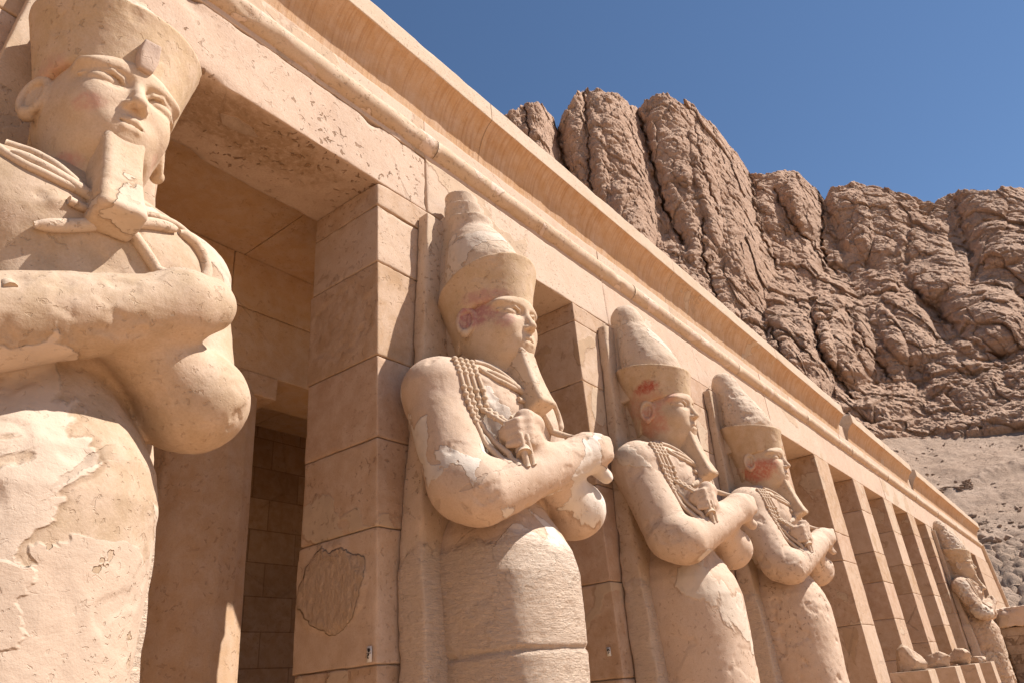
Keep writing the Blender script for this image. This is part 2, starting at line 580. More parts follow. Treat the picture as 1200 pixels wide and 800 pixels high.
    for (p, r, colr) in ovals:
        # a roughly dressed scar with a broken edge, its shadow line painted in as the dark rim
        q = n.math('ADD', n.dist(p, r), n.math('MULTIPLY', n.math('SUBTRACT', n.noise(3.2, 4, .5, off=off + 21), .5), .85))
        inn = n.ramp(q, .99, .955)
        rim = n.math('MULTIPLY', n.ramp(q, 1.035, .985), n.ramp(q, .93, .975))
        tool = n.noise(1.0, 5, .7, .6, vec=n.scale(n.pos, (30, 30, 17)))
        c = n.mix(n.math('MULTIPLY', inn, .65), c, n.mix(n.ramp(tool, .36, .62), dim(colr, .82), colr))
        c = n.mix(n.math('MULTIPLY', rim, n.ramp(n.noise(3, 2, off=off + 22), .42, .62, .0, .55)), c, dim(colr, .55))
        nb = n.bump(n.math('MULTIPLY', inn, n.math('ADD', n.math('MULTIPLY', tool, .8), .5)), .035, 1.0, nb)
    if course is not None:
        # joints of squared masonry: heights and lengths in metres, laid on (along, up)
        br = n.t.nodes.new('ShaderNodeTexBrick')
        s = n.sep()
        cb = n.t.nodes.new('ShaderNodeCombineXYZ')
        n.t.links.new(s[course[0]], cb.inputs[0]); n.t.links.new(s[2], cb.inputs[1])
        n.t.links.new(cb.outputs[0], br.inputs['Vector'])
        br.inputs['Scale'].default_value = 1.0
        br.inputs['Brick Width'].default_value = course[1]
        br.inputs['Row Height'].default_value = course[2]
        br.inputs['Mortar Size'].default_value = .008
        br.inputs['Mortar Smooth'].default_value = .3
        br.offset = .37; br.squash = 1.0
        br.inputs['Color1'].default_value = (.95, .95, .95, 1); br.inputs['Color2'].default_value = (.66, .62, .58, 1)
        br.inputs['Mortar'].default_value = (.45, .40, .35, 1)
        br.inputs['Bias'].default_value = 0.0
        c = n.mix(.8, c, br.outputs['Color'], 'MULTIPLY')
        nb = n.bump(n.math('SUBTRACT', 1.0, br.outputs['Fac']), .012, 1.0, nb)
    return n.done(c, nb)

def rock(name, base, alt, dark, s=1.0, strata=.4):
    n = NT(name)
    big = n.noise(.045*s, 5, .6, .4)
    mid = n.noise(.35*s, 6, .65, .3)
    fine = n.noise(2.2*s, 6, .72)
    zv = n.scale(n.pos, (.02, .02, .55))
    lay = n.noise(1.0*s, 4, .6, .6, vec=zv)
    c = n.mix(n.ramp(big, .36, .64), base, alt)
    c = n.mix(n.ramp(mid, .38, .70, 0, .6), c, dark)
    c = n.mix(n.ramp(lay, .40, .64, 0, strata), c, n.mix(1.0, c, (.68, .62, .57), 'MULTIPLY'))
    c = n.mix(n.ramp(fine, .42, .72, 0, .45), c, n.mix(1.0, c, (.60, .54, .50), 'MULTIPLY'))
    nb = n.bump(mid, .9/s, .8)
    nb = n.bump(fine, .5/s, 1.0, nb)
    nb = n.bump(n.noise(9*s, 4, .7), .08/s, 1.0, nb)
    return n.done(c, nb)

# ------------------------------------------------------------------ the ground and the portico
ZB = 4.036 + EYE                 # underside of the architrave
M = {}
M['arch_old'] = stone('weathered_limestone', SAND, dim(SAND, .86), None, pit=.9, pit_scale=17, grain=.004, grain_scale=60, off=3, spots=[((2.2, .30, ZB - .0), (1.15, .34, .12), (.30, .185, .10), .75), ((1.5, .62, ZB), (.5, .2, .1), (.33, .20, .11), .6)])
M['arch_new'] = stone('smooth_limestone', dim(SAND, 1.02), dim(SAND, .93), PALE, 1.1, .66, pit=.25, off=8, patch_step=.003)
M['soffit'] = stone('stained_limestone', dim(SAND, .98), dim(OCHRE, .9), OCHRE, 1.2, .60, pit=.5, pit_scale=30, off=5, patch_step=.004)
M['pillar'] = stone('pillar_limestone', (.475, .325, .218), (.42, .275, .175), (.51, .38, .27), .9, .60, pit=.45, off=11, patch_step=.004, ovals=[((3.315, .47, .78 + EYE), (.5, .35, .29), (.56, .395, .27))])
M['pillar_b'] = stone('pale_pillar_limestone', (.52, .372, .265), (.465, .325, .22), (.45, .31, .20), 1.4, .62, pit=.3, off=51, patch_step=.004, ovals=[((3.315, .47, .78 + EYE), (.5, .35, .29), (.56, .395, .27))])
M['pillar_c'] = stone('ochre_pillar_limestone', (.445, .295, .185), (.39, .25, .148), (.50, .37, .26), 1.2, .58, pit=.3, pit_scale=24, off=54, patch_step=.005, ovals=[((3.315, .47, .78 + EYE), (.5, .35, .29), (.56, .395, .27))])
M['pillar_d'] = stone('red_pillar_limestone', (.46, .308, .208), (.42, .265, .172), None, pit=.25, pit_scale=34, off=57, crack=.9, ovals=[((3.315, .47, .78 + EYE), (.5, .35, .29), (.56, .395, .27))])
M['arch_b'] = stone('patched_limestone', (.58, .44, .335), (.53, .39, .285), (.50, .365, .255), .8, .57, pit=.35, off=61, patch_step=.004)
M['cavetto'] = stone('cornice_limestone', (.52, .325, .18), (.47, .28, .145), None, pit=.12, off=14, streak=((34, 1.2, 1.2), .55, .006), crack=.15)
M['cavetto_b'] = stone('pale_cornice_limestone', (.54, .36, .215), (.48, .30, .165), (.55, .41, .29), 1.6, .63, pit=.3, off=71, streak=((30, 1.2, 1.2), .45, .006), crack=.5)
M['fillet'] = stone('cornice_edge_limestone', (.55, .43, .32), (.51, .385, .27), None, pit=.3, pit_scale=40, off=15, crack=.2)
M['torus'] = stone('torus_limestone', (.545, .41, .29), (.50, .36, .24), PALE, 2.2, .60, pit=.45, pit_scale=30, off=17, patch_step=.004)
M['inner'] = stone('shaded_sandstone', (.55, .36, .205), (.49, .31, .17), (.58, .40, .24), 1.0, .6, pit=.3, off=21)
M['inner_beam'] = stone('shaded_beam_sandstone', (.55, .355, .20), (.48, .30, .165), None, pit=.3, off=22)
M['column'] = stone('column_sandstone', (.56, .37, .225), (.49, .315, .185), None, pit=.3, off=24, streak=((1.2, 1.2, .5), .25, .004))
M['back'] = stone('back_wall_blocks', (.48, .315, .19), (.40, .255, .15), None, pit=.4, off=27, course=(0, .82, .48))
M['ground'] = stone('terrace_sand', (.44, .258, .128), (.405, .235, .114), None, pit=.2, grain_scale=30, off=31, crack=0)
M['plinth'] = stone('plinth_limestone', (.46, .335, .235), (.42, .30, .20), None, pit=.2, off=33)
M['fragment'] = stone('fragment_limestone', (.48, .345, .24), (.40, .28, .19), None, pit=.6, off=36)
M['plug'] = stone('mortar_plug', (.36, .26, .19), (.33, .235, .17), None, pit=.2, off=40)
M['masonry'] = stone('rubble_masonry', (.44, .32, .22), (.36, .255, .17), None, pit=.6, off=38, course=(0, .55, .34))

# ground: one sheet to the horizon
g = Acc()
xs = np.concatenate([[-2500, -800, -200], np.linspace(-60, 120, 46), [300, 900, 2500]])
ys = np.concatenate([[-2500, -800, -200], np.linspace(-60, 60, 31), [300, 900, 2500]])
gx, gy = np.meshgrid(xs, ys, indexing='ij')
P = np.stack([gx.ravel(), gy.ravel(), np.zeros(gx.size)], -1)
idx = np.arange(gx.size).reshape(gx.shape)
g.add(P, np.stack([idx[:-1, :-1], idx[1:, :-1], idx[1:, 1:], idx[:-1, 1:]], -1).reshape(-1, 4))
tag(g.build('ground', M['ground'], None), kind='structure')

ZB = 4.036 + EYE                 # underside of the architrave
ZJ = 4.885 + EYE                 # top of the torus
XEND = 42.2                      # where the facade ends
portico = empty('temple_portico', (18, 0, 0))
tag(portico, 'sunlit limestone temple portico with square pillars under a long curved cornice', 'temple')
PO = (18, 0, 0)

def zc(*a): return [v + EYE for v in a]

def make_pillar(x0, x1, zj, res, seed, hooks=None, y1=.82, old=False):
    a = Acc()
    z = [0.0] + zc(*zj) + [ZB]
    for k in range(len(z) - 1):
        j = ((seed*7 + k*5) % 5 - 2)*.004
        dep = y1 + (0.03 if (k + seed) % 3 == 0 else 0)
        a.add(*block((x0 + j*.7, -.001 + abs(j)*.8, z[k] + .0035), (x1 - abs(j), dep, z[k + 1] - .0035), res, .012, .003, seed*10 + k,
                     big=.03 if (k + seed) % 2 else .012, hook=hooks), mi=(seed*3 + k*k*2 + k) % 4)
    # a narrow core keeps daylight out of the joints
    a.add(*block((x0 + .03, .03, 0), (x1 - .03, y1 - .03, ZB), 1.0, .002, 0, 1, rows=()))
    return a.build('pillar', [M['pillar'], M['pillar_b'], M['pillar_c'], M['pillar_d']], portico, off=PO)

def scars(W, n):
    """two broken, roughly dressed ovals on the near pillar's left side, as they were left by the repair"""
    W = W.copy()
    side = n[:, 0] < -.8
    for (cy, cz, ry, rz, dep, sd) in ((.47, .78 + EYE, .35, .29, .020, 3), (.44, 2.84 + EYE, .40, .32, -.012, 4)):
        w = fbm(np.stack([W[:, 0]*0, W[:, 1]*4, W[:, 2]*4], -1) + sd, 3, sd)*.30
        q = np.sqrt(((W[:, 1] - cy)/ry)**2 + ((W[:, 2] - cz)/rz)**2) + w
        m = sstep(1.0, .955, q)*side
        ro = fbm(W*np.array([0, 24, 20]) + sd, 4, sd + 2)*.010
        W[:, 0] -= m*(dep*.8 + ro)
    return W

make_pillar(.25, 1.55, (.6, 1.5, 2.3, 3.1, 3.6), .10, 1)
make_pillar(3.315, 4.31, (.27, 1.12, 1.75, 2.40, 3.23, 3.79), .024, 2, scars)
make_pillar(6.31, 7.75, (.1, .95, 1.9, 3.06, 3.8), .06, 3)
make_pillar(9.31, 10.75, (.4, 1.2, 2.2, 2.9, 3.6), .08, 4)
make_pillar(12.31, 13.31, (.4, 1.2, 2.0, 2.9, 3.6), .08, 5)
make_pillar(15.31, 16.31, (-.3, .74, 1.9, 2.45), .08, 6)
make_pillar(18.31, 19.31, (.10, .92, 1.7, 2.35, 3.3), .10, 7)
make_pillar(21.31, 22.31, (.45, 1.6, 2.3, 3.15), .10, 8)
make_pillar(24.31, 25.31, (-.1, .9, 1.7, 2.58, 3.4), .10, 9)
make_pillar(27.1, 36.3, (.3, 1.3, 2.2, 3.0, 3.6), .2, 10)
make_pillar(-3.2, -1.7, (.6, 1.5, 2.3, 3.1, 3.6), .2, 11)
make_pillar(-6.2, -4.7, (.6, 1.5, 2.3, 3.1, 3.6), .2, 12)

# end pier with a battered corner
def batter(W, n):
    W = W.copy()
    W[:, 0] += np.where(W[:, 0] > 40, (ZJ - W[:, 2])*.62, 0)
    return W
a = Acc()
for k, (z0, z1) in enumerate(((0, 1.2), (1.2, 2.6), (2.6, 3.9), (3.9, 5.0), (5.0, ZB))):
    a.add(*block((38.2, 0, z0 + .004), (XEND - .35, .9, z1 - .004), .25, .02, .004, 70 + k, hook=batter))
a.build('end_pier', M['pillar'], portico, off=PO)
a = Acc()
zt = np.linspace(0, 4.83 + EYE, 40)
path = np.stack([XEND - .28 + (ZJ - zt)*.62, np.full(40, -.02), zt], -1)
V, Q = tube(path, .12, 16)
a.add(V + .006*fbm(V*4, 3, 5)[:, None], Q)
a.build('corner_moulding', M['torus'], portico, off=PO)

# architrave: long blocks, the first ones weathered
joints = [-7.5, -3.4, .35, 3.92, 7.12, 9.77, 12.9, 16.0, 18.22, 21.7, 25.0, 28.2, 32, 36, XEND - .25]
for k in range(len(joints) - 1):
    x0, x1 = joints[k], joints[k + 1]
    old = x1 < 4.1
    a = Acc()
    near = -1 < x0 < 6
    a.add(*block((x0 + .003, .0 + (k % 3)*.003, ZB), (x1 - .003, .822, 4.66 + EYE), .045 if near else (.09 if x0 < 13 else .2), .016 if old else .010, .004 if old else .002,
                 200 + k, big=.11 if old else .022, rows=(.006, .018, .04, .08)))
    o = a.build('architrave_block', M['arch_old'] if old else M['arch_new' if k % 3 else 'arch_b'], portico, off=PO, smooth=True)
    a = Acc()
    sh = .9*(k % 2)
    a.add(*block((x0 + .003 + sh*0, .004 + (k % 2)*.004, 4.664 + EYE), (x1 - .003, .822, 5.135 + EYE), .10 if near else .25, .008, .002, 300 + k, big=.02))
    a.build('frieze_block', M['arch_new' if k % 2 else 'arch_b'], portico, off=PO)
# stain-plate and lining of the first soffit: the repair let into the lintel
a = Acc()
for (cx_, cy_, r_, sd) in ((2.16, .27, .155, 1),):
    ang = np.array([0, .9, 2.2, 3.3, 4.3, 5.4])
    rad = r_*np.array([1.1, .7, .95, 1.0, .75, .8])
    top = np.stack([cx_ + rad*np.cos(ang), cy_ + .55*rad*np.sin(ang), np.full(6, ZB - .016)], -1)
    bot = top.copy(); bot[:, 2] = ZB + .02
    V = np.concatenate([top, bot]); n6 = 6
    Qs = [(k, (k + 1) % 6, 6 + (k + 1) % 6, 6 + k) for k in range(6)] + [(3, 2, 1, 0), (5, 4, 3, 0), (6, 7, 8, 9), (6, 9, 10, 11)]
    a.add(V, Qs)
a.build('repair_plug', M['plug'], portico, off=PO, smooth=False)

# torus moulding, in lengths
tj = [-7.5, -2.8, .9, 4.02, 7.9, 11.6, 15.4, 18.9, 22.7, 26.6, 30.5, 34.5, 38.4, XEND - .2]
for k in range(len(tj) - 1):
    n = max(8, int((tj[k + 1] - tj[k])/(.05 if -1 < tj[k] < 8 else .15)))
    xs_ = np.linspace(tj[k] + .003, tj[k + 1] - .003, n)
    V, Q = tube(np.stack([xs_, np.full(n, .035), np.full(n, 4.835 + EYE)], -1), .122, 40)
    d = V - np.stack([V[:, 0], np.full(len(V), .035), np.full(len(V), 4.835 + EYE)], -1)
    d /= np.linalg.norm(d, axis=1, keepdims=True) + 1e-9
    am = .004*fbm(V*6, 4, 40 + k) - .014*sstep(.30, .55, fbm(V*3.0 + 4, 4, 60 + k))
    V = V + d*am[:, None]
    a = Acc(); a.add(V, Q)
    a.build('torus_moulding', M['torus'], portico, off=PO)

# cavetto cornice
prof = [(.012, 5.128), (.008, 5.16), (-.002, 5.22), (-.018, 5.29), (-.045, 5.37), (-.082, 5.44), (-.128, 5.503), (-.172, 5.548), (-.218, 5.580)]
def cornice(x0, x1, res, seed, fray=.0):
    n = max(3, int((x1 - x0)/res))
    xs_ = np.linspace(x0, x1, n)
    pr = np.array(prof)
    # resample the curve
    t = np.linspace(0, 1, len(pr)); tt = np.linspace(0, 1, 22)
    py, pz = np.interp(tt, t, pr[:, 0]), np.interp(tt, t, pr[:, 1])
    ring_y = np.concatenate([py, ])
    X = np.repeat(xs_, len(py)); Y = np.tile(py, n); Z = np.tile(pz, n) + EYE
    V = np.stack([X, Y, Z], -1)
    V[:, 1] += .004*fbm(V*np.array([5, 2, 2.]), 3, seed) - .0022*gnoise(np.stack([X*26, Z*1.5, Y*0], -1), seed + 1)
    idx = np.arange(n*len(py)).reshape(n, len(py))
    Q = np.stack([idx[:-1, :-1], idx[1:, :-1], idx[1:, 1:], idx[:-1, 1:]], -1).reshape(-1, 4)
    a = Acc(); a.add(V, Q)
    o = a.build('cavetto', M['cavetto' if seed % 3 else 'cavetto_b'], portico, off=PO)
    # the upright fillet above it, its back running into the roof
    f = Acc()
    f.add(*block((x0, -.222, 5.579 + EYE), (x1, .55, 5.815 + EYE), res*1.3, .010, .002, seed + 3, big=.02 + fray, rows=(.006, .018, .05)))
    # body of the cornice behind the curve, and its end faces
    bk = np.array(prof + [(.60, 5.577), (.60, 5.128)])
    m = len(bk)
    for x in (x0, x1):
        pass
    f2 = f.build('fillet', M['fillet'], portico, off=PO)
    for x, s in ((x0 + .002, 1), (x1 - .002, -1)):
        e = Acc()
        n0 = len(prof)
        A_ = np.array([(x, y, z + EYE) for y, z in prof]); B_ = A_.copy(); B_[:, 1] = .55
        Vv = np.concatenate([A_, B_])
        q = [(i, i + 1, n0 + i + 1, n0 + i) if s > 0 else (i, n0 + i, n0 + i + 1, i + 1) for i in range(n0 - 1)]
        e.add(Vv, q)
        e.build('cornice_end', M['fillet'], portico, off=PO, smooth=False)
cj = [(-7.5, -3.1), (-3.1, .55), (.55, 4.75), (4.75, 9.1), (9.1, 13.6), (13.6, 18.35), (19.15, 22.6), (22.6, 26.3), (27.1, 31.0), (31.0, 36.5), (36.5, XEND - .25)]
for k, (x0, x1) in enumerate(cj):
    cornice(x0 + .002, x1 - .002, .05 if -1 < x0 < 9 else .10, 500 + k, .02 if k > 4 else 0)
# cores left standing in the two broken gaps
for k, (x0, x1) in enumerate(((18.36, 19.14), (26.31, 27.09))):
    a = Acc()
    a.add(*block((x0, .03, 5.136 + EYE), (x1, .55, 5.50 + EYE), .07, .03, .012, 610 + k, big=.10))
    a.build('cornice_core', M['fragment'], portico, off=PO)

# roof, ceiling slabs, inner beam, columns, back wall
a = Acc()
a.add(*block((-7.5, .56, 5.14 + EYE), (XEND - .3, 7.2, 5.70 + EYE), 3, .02, 0, 3, rows=()))
a.build('roof', M['plinth'], portico, off=PO)
cx_j = [-7.5, -4, -1.0, 1.2, 3.36, 4.28, 6.2, 9, 12, 15, 18, 21, 24, 27, 30, 34, XEND - .6]
for k in range(len(cx_j) - 1):
    a = Acc()
    a.add(*block((cx_j[k] + .004, .823, 4.25 + EYE), (cx_j[k + 1] - .004, 2.5, 5.13 + EYE), .4, .010, .003, 700 + k))
    a.build('ceiling_slab', M['inner_beam'], portico, off=PO)
    a = Acc()
    a.add(*block((cx_j[k] + .004, 2.51, 4.25 + EYE), (cx_j[k + 1] - .004, 6.6, 5.13 + EYE), .6, .010, .003, 750 + k))
    a.build('ceiling_slab', M['inner_beam'], portico, off=PO)
bj = [-7.5, -3.2, .3, 3.25, 6.6, 9.5, 12.5, 15.5, 18.5, 21.5, 24.5, 27.5, 31, 36, XEND - .6]
for k in range(len(bj) - 1):
    a = Acc()
    a.add(*block((bj[k] + .004, 2.00, 3.66 + EYE), (bj[k + 1] - .004, 2.70, 4.246 + EYE), .25, .012, .004, 800 + k))
    a.add(*block((bj[k] - .6 + .004, 2.006, 3.01 + EYE), (bj[k + 1] - .6 - .004, 2.694, 3.652 + EYE), .25, .012, .004, 830 + k))
    a.build('inner_beam', M['inner_beam'], portico, off=PO)
def column(x, y, seed):
    a = Acc()
    nz, ns, sub = 40, 16, 6
    z = np.linspace(0, 2.78 + EYE, nz)
    th = np.linspace(0, 2*np.pi, ns*sub, endpoint=False)
    r = .50 - .05*(z/z[-1])
    fac = np.cos(np.pi/ns)/np.cos((th % (2*np.pi/ns)) - np.pi/ns)
    V = np.stack([(x + r[:, None]*fac*np.cos(th)).ravel(), (y + r[:, None]*fac*np.sin(th)).ravel(), np.repeat(z, len(th))], -1)
    V[:, :2] += .004*fbm(V*3 + seed, 3, seed)[:, None]
    idx = np.arange(nz*len(th)).reshape(nz, len(th)); nx = np.roll(idx, -1, 1)
    a.add(V, np.stack([idx[:-1], nx[:-1], nx[1:], idx[1:]], -1).reshape(-1, 4))
    o = a.build('column', M['column'], portico, off=PO, sharp=35)
    b = Acc(); b.add(*block((x - .50, y - .37, 2.78 + EYE), (x + .50, y + .37, 3.006 + EYE), .12, .015, .003, seed))
    o2 = b.build('abacus', M['column'], o, off=PO)
for k in range(-2, 13):
    column(3.33 + 3.0*k, 2.36, 40 + k)
a = Acc()
a.add(*block((-7.5, 6.0, 0), (XEND + 2, 6.9, 5.12 + EYE), 2.0, .01, 0, 5, rows=()))
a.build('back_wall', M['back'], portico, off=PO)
a = Acc()
a.add(*block((-7.5, .9, -.05), (XEND + 2, 5.99, .02), 2.0, .01, 0, 5, rows=()))
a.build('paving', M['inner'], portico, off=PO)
a = Acc()
a.add(*block((-7.9, 0, 0), (-7.52, 6.9, 5.7 + EYE), 2.0, .01, 0, 5, rows=()))
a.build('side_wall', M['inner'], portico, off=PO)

# ------------------------------------------------------------------ the colossal statues
# (statue space: x from its middle plane, y from the facade's face, z from the lens height)
def body_volume(h, hand=True):
    v = Vol((-1.02, -1.28, -1.36), (1.02, 0.03, 2.62), h)
    zz = np.array([-1.5, -1.2, -0.9, -0.2, 0.5, 0.75, 0.92, 1.05, 1.17, 1.30, 1.6, 1.9, 2.1, 2.24, 2.36])
    aa = np.array([.34, .36, .40, .47, .510, .515, .495, .445, .37, .29, .50, .60, .58, .46, .26])
    bb = np.array([.44, .42, .44, .49, .525, .53, .505, .455, .40, .35, .42, .43, .385, .31, .20])
    cc = np.array([-.40, -.40, -.40, -.385, -.37, -.365, -.35, -.34, -.33, -.32, -.33, -.33, -.33, -.34, -.36])
    def col(x, y, z):
        a = np.interp(z, zz, aa); b = np.interp(z, zz, bb); c = np.interp(z, zz, cc)
        n = 2.35
        q = ((np.abs(x)/a)**n + (np.abs(y - c)/b)**n)**(1/n)
        d = (q - 1)*np.minimum(a, b)
        return np.maximum(d, np.maximum(z - 2.38, -1.32 - z))
    v.add(col, (-.7, -1.0, -1.36), (.7, .02, 2.4), 0)
    for s in (-1, 1):
        # shoulder, upper arm under the shroud, elbow
        v.ell((s*.43, -.33, 2.10), (.37, .27, .24), .14)
        e = .645 if s < 0 else .55
        v.cap((s*.575, -.33, 2.02), (s*e, -.58, 1.33), .235, .225, .12)
        v.ell((s*(e + .01), -.67, 1.23 if s < 0 else 1.27), (.20, .24, .20), .10)
        v.ell((s*.22, -.585, 1.95), (.24, .14, .19), .14)
    v.ell((.26, -.50, 1.40), (.20, .17, .14), .10)
    # far forearm (its elbow on the right), then the near forearm over it
    v.cap((.54, -.72, 1.28), (-.28, -.84, 1.59) if hand else (.05, -.78, 1.52), .200, .130, .05)
    v.ell((.525, -.72, 1.245), (.20, .22, .195), .06)
    v.cap((-.62, -.74, 1.20), (.34, -.93, 1.60) if hand else (.30, -.92, 1.585), .205, .150, .07)
    if hand: v.ell((.45, -.955, 1.64), (.185, .14, .152), .08)
    else: v.cap((.30, -.93, 1.60), (.40, -.94, 1.63), .150, .13, .05, sc=(1, .8, 1))
    # worn finger ends of the right fist, and the butt of what it held
    for i in range(3 if hand else 0):
        zf = 1.735 - .060*i
        v.chain([(.44, -1.060, zf), (.56, -1.050, zf - .005), (.625, -.985, zf - .01)], [.018, .022, .018], .05)
    if hand: v.cap((.54, -.95, 1.52), (.575, -.99, 1.465), .060, .055, .03)
    if hand:
        # fist on the left: a squarish back of the hand, fingers over a staff
        v.ell((-.32, -.86, 1.62), (.18, .120, .125), .06)
        v.cap((-.18, -.90, 1.72), (-.36, -.93, 1.735), .070, .055, .04)
        for i in range(4):
            zf = 1.690 - .052*i
            v.chain([(-.25, -.945, zf + .035), (-.355, -.968, zf + .012), (-.445, -.940, zf - .006), (-.480, -.875, zf - .012)], [.0255, .0275, .0265, .022], .024)
        v.cap((-.20, -.935, 1.745), (-.35, -.962, 1.755), .033, .027, .035)
    else:
        v.ell((-.20, -.73, 1.95), (.06, .05, .035), .04)
    # feet
    for s in (-1, 1):
        v.cap((s*.17, -.55, -1.18), (s*.17, -.98, -1.26), .15, .09, .08)
    return v

def chest_lines():
    """Crook, flail and cords lying on the chest: points (x, z)."""
    flail = []
    for k in range(4):
        o = .046*k
        flail.append([(-.60 + o, 2.275), (-.61 + o, 2.10), (-.60 + o, 1.92), (-.575 + o*1.05, 1.74), (-.545 + o*1.15, 1.54), (-.515 + o*1.3, 1.345 + .02*(k == 3))])
    rods = [
        [(-.40, 2.17), (-.29, 2.13), (-.10, 2.06), (.06, 1.98), (.22, 1.83), (.34, 1.74)],           # shaft running down to the right fist
        [(-.28, 1.80), (-.13, 1.86), (.02, 1.96), (.18, 2.05), (.33, 2.10)],                          # crook shaft
        [(.33, 2.10), (.43, 2.11), (.505, 2.06), (.535, 1.98), (.51, 1.90)],                          # its hook
    ]
    cords = [
        [(-.40, 2.28), (-.30, 2.27), (-.22, 2.21), (-.16, 2.13), (-.10, 2.07)],
        [(-.44, 2.20), (-.34, 2.10), (-.22, 2.07), (-.12, 2.06)],
        [(.04, 2.05), (.18, 2.12), (.34, 2.17), (.47, 2.14), (.55, 2.04)],
        [(-.12, 2.07), (-.06, 2.02), (-.10, 1.97), (-.18, 1.97)],
    ]
    return flail, rods, cords

def head_volume(h, paint_seed=0):
    v = Vol((-.46, -1.02, 1.95), (.46, -.02, 3.02), h)
    v.ell((0, -.44, 2.74), (.272, .36, .33), 0)
    v.ell((0, -.42, 2.62), (.268, .30, .22), .08)
    v.ell((0, -.55, 2.62), (.232, .255, .30), .06)
    v.ell((0, -.54, 2.46), (.185, .245, .15), .08)
    v.ell((0, -.67, 2.42), (.12, .085, .075), .09)
    v.ell((0, -.49, 2.28), (.095, .17, .24), .08)
    v.cap((0, -.36, 2.02), (0, -.45, 2.42), .225, .195, .10)
    v.ell((0, -.60, 2.82), (.22, .215, .14), .08)
    for s in (-1, 1):
        v.ell((s*.128, -.672, 2.61), (.088, .105, .12), .07)
        v.ell((s*.12, -.70, 2.80), (.13, .085, .035), .06)
    for s in (-1, 1):
        v.ell((s*.118, -.825, 2.722), (.090, .066, .046), .035, sub=True)
        v.ell((s*.120, -.724, 2.722), (.084, .056, .042), .005)
        v.chain([(s*.042, -.775, 2.712), (s*.075, -.788, 2.747), (s*.12, -.782, 2.764), (s*.17, -.750, 2.752), (s*.225, -.69, 2.735)], [.010, .0125, .0135, .0125, .009], .005)
        v.chain([(s*.042, -.775, 2.712), (s*.08, -.778, 2.692), (s*.125, -.768, 2.684), (s*.175, -.735, 2.702), (s*.205, -.70, 2.722)], [.007, .008, .008, .008, .006], .008)
        v.chain([(s*.035, -.800, 2.790), (s*.10, -.796, 2.808), (s*.17, -.755, 2.805), (s*.245, -.66, 2.780)], [.006, .007, .007, .005], .012)
    # nose
    v.cap((0, -.780, 2.765), (0, -.842, 2.625), .022, .031, .025)
    v.ell((0, -.850, 2.602), (.036, .034, .030), .018)
    for s in (-1, 1):
        v.ell((s*.036, -.812, 2.592), (.024, .034, .023), .014)
        v.ell((s*.022, -.842, 2.574), (.012, .016, .010), .008, sub=True)
    # mouth
    v.ell((0, -.735, 2.495), (.125, .070, .075), .05)
    v.chain([(-.088, -.752, 2.499), (-.045, -.790, 2.509), (-.014, -.805, 2.517), (0, -.802, 2.511), (.014, -.805, 2.517), (.045, -.790, 2.509), (.088, -.752, 2.499)],
            [.008, .016, .018, .016, .018, .016, .008], .008)
    v.chain([(-.070, -.762, 2.474), (-.03, -.794, 2.466), (.03, -.794, 2.466), (.070, -.762, 2.474)], [.010, .021, .021, .010], .010)
    v.chain([(-.095, -.758, 2.495), (-.045, -.806, 2.491), (0, -.818, 2.490), (.045, -.806, 2.491), (.095, -.758, 2.495)], .0055, .006, sub=True)
    # ears: a rim, a hollow, a lobe
    for s in (-1, 1):
        c = np.array((s*.300, -.430, 2.700))
        n = np.array((s*.88, -.46, .05)); n /= np.linalg.norm(n)
        t = np.array((0.0, -.16, 1.0)); t -= n*(t @ n); t /= np.linalg.norm(t)
        u = np.cross(t, n)
        def disc(x, y, z, c=c, n=n, t=t, u=u):
            x, y, z = x - c[0], y - c[1], z - c[2]
            a = x*u[0] + y*u[1] + z*u[2]; b = x*t[0] + y*t[1] + z*t[2]; w = x*n[0] + y*n[1] + z*n[2]
            q = np.sqrt((a/.082)**2 + (b/.128)**2)
            ring = np.sqrt(((q - .80)*.088)**2 + (w - .012)**2) - .020
            plate = np.maximum((q - .9)*.085, np.abs(w + .014) - .022)
            lobe = np.sqrt((a/1.0)**2 + ((b + .108)/1.0)**2 + (w - .004)**2) - .038
            bar = np.sqrt((a*.9 - .02)**2 + (np.clip(np.abs(b) - .05, 0, 9))**2 + (w - .004)**2) - .015
            return np.minimum(np.minimum(ring, plate), np.minimum(lobe, bar))
        v.add(disc, c - .17, c + .17, .012)
    return v

def crown_z0(y): return np.interp(y, [-.9, -.52, -.40, -.28, -.12, 0], [2.826, 2.815, 2.775, 2.50, 2.42, 2.40])
def crown_z1(y, tilt): return 3.150 + (y + .85)*tilt

def red_crown_volume(h, tilt=.20, high=0.0):
    v = Vol((-.5, -.95, 2.25), (.5, -.005, 3.48), h)
    def fn(x, y, z):
        z0, z1 = crown_z0(y), crown_z1(y, tilt) + high
        zs = 2.812 - (y + .80)*.45
        s = np.clip((z - zs)/(z1 - zs), -.1, 1.1)
        sf = np.clip(s, 0, 1)**1.35
        rx = .292 + sf*.130; ry = .350 + sf*.085; yc = -.462 + sf*.030
        q = np.sqrt((x/rx)**2 + ((y - yc)/ry)**2)
        d = (q - 1)*np.minimum(rx, ry)*.93
        cut = np.maximum((z0 - z)*.55, (z - z1)*.96)
        k = .022
        hh = np.maximum(k - np.abs(d - cut), 0)/k
        return np.maximum(d, cut) + hh*hh*k*.25
    v.add(fn, (-.47, -.93, 2.28), (.47, -.005, 3.45), 0)
    # the band that borders the forehead
    return v

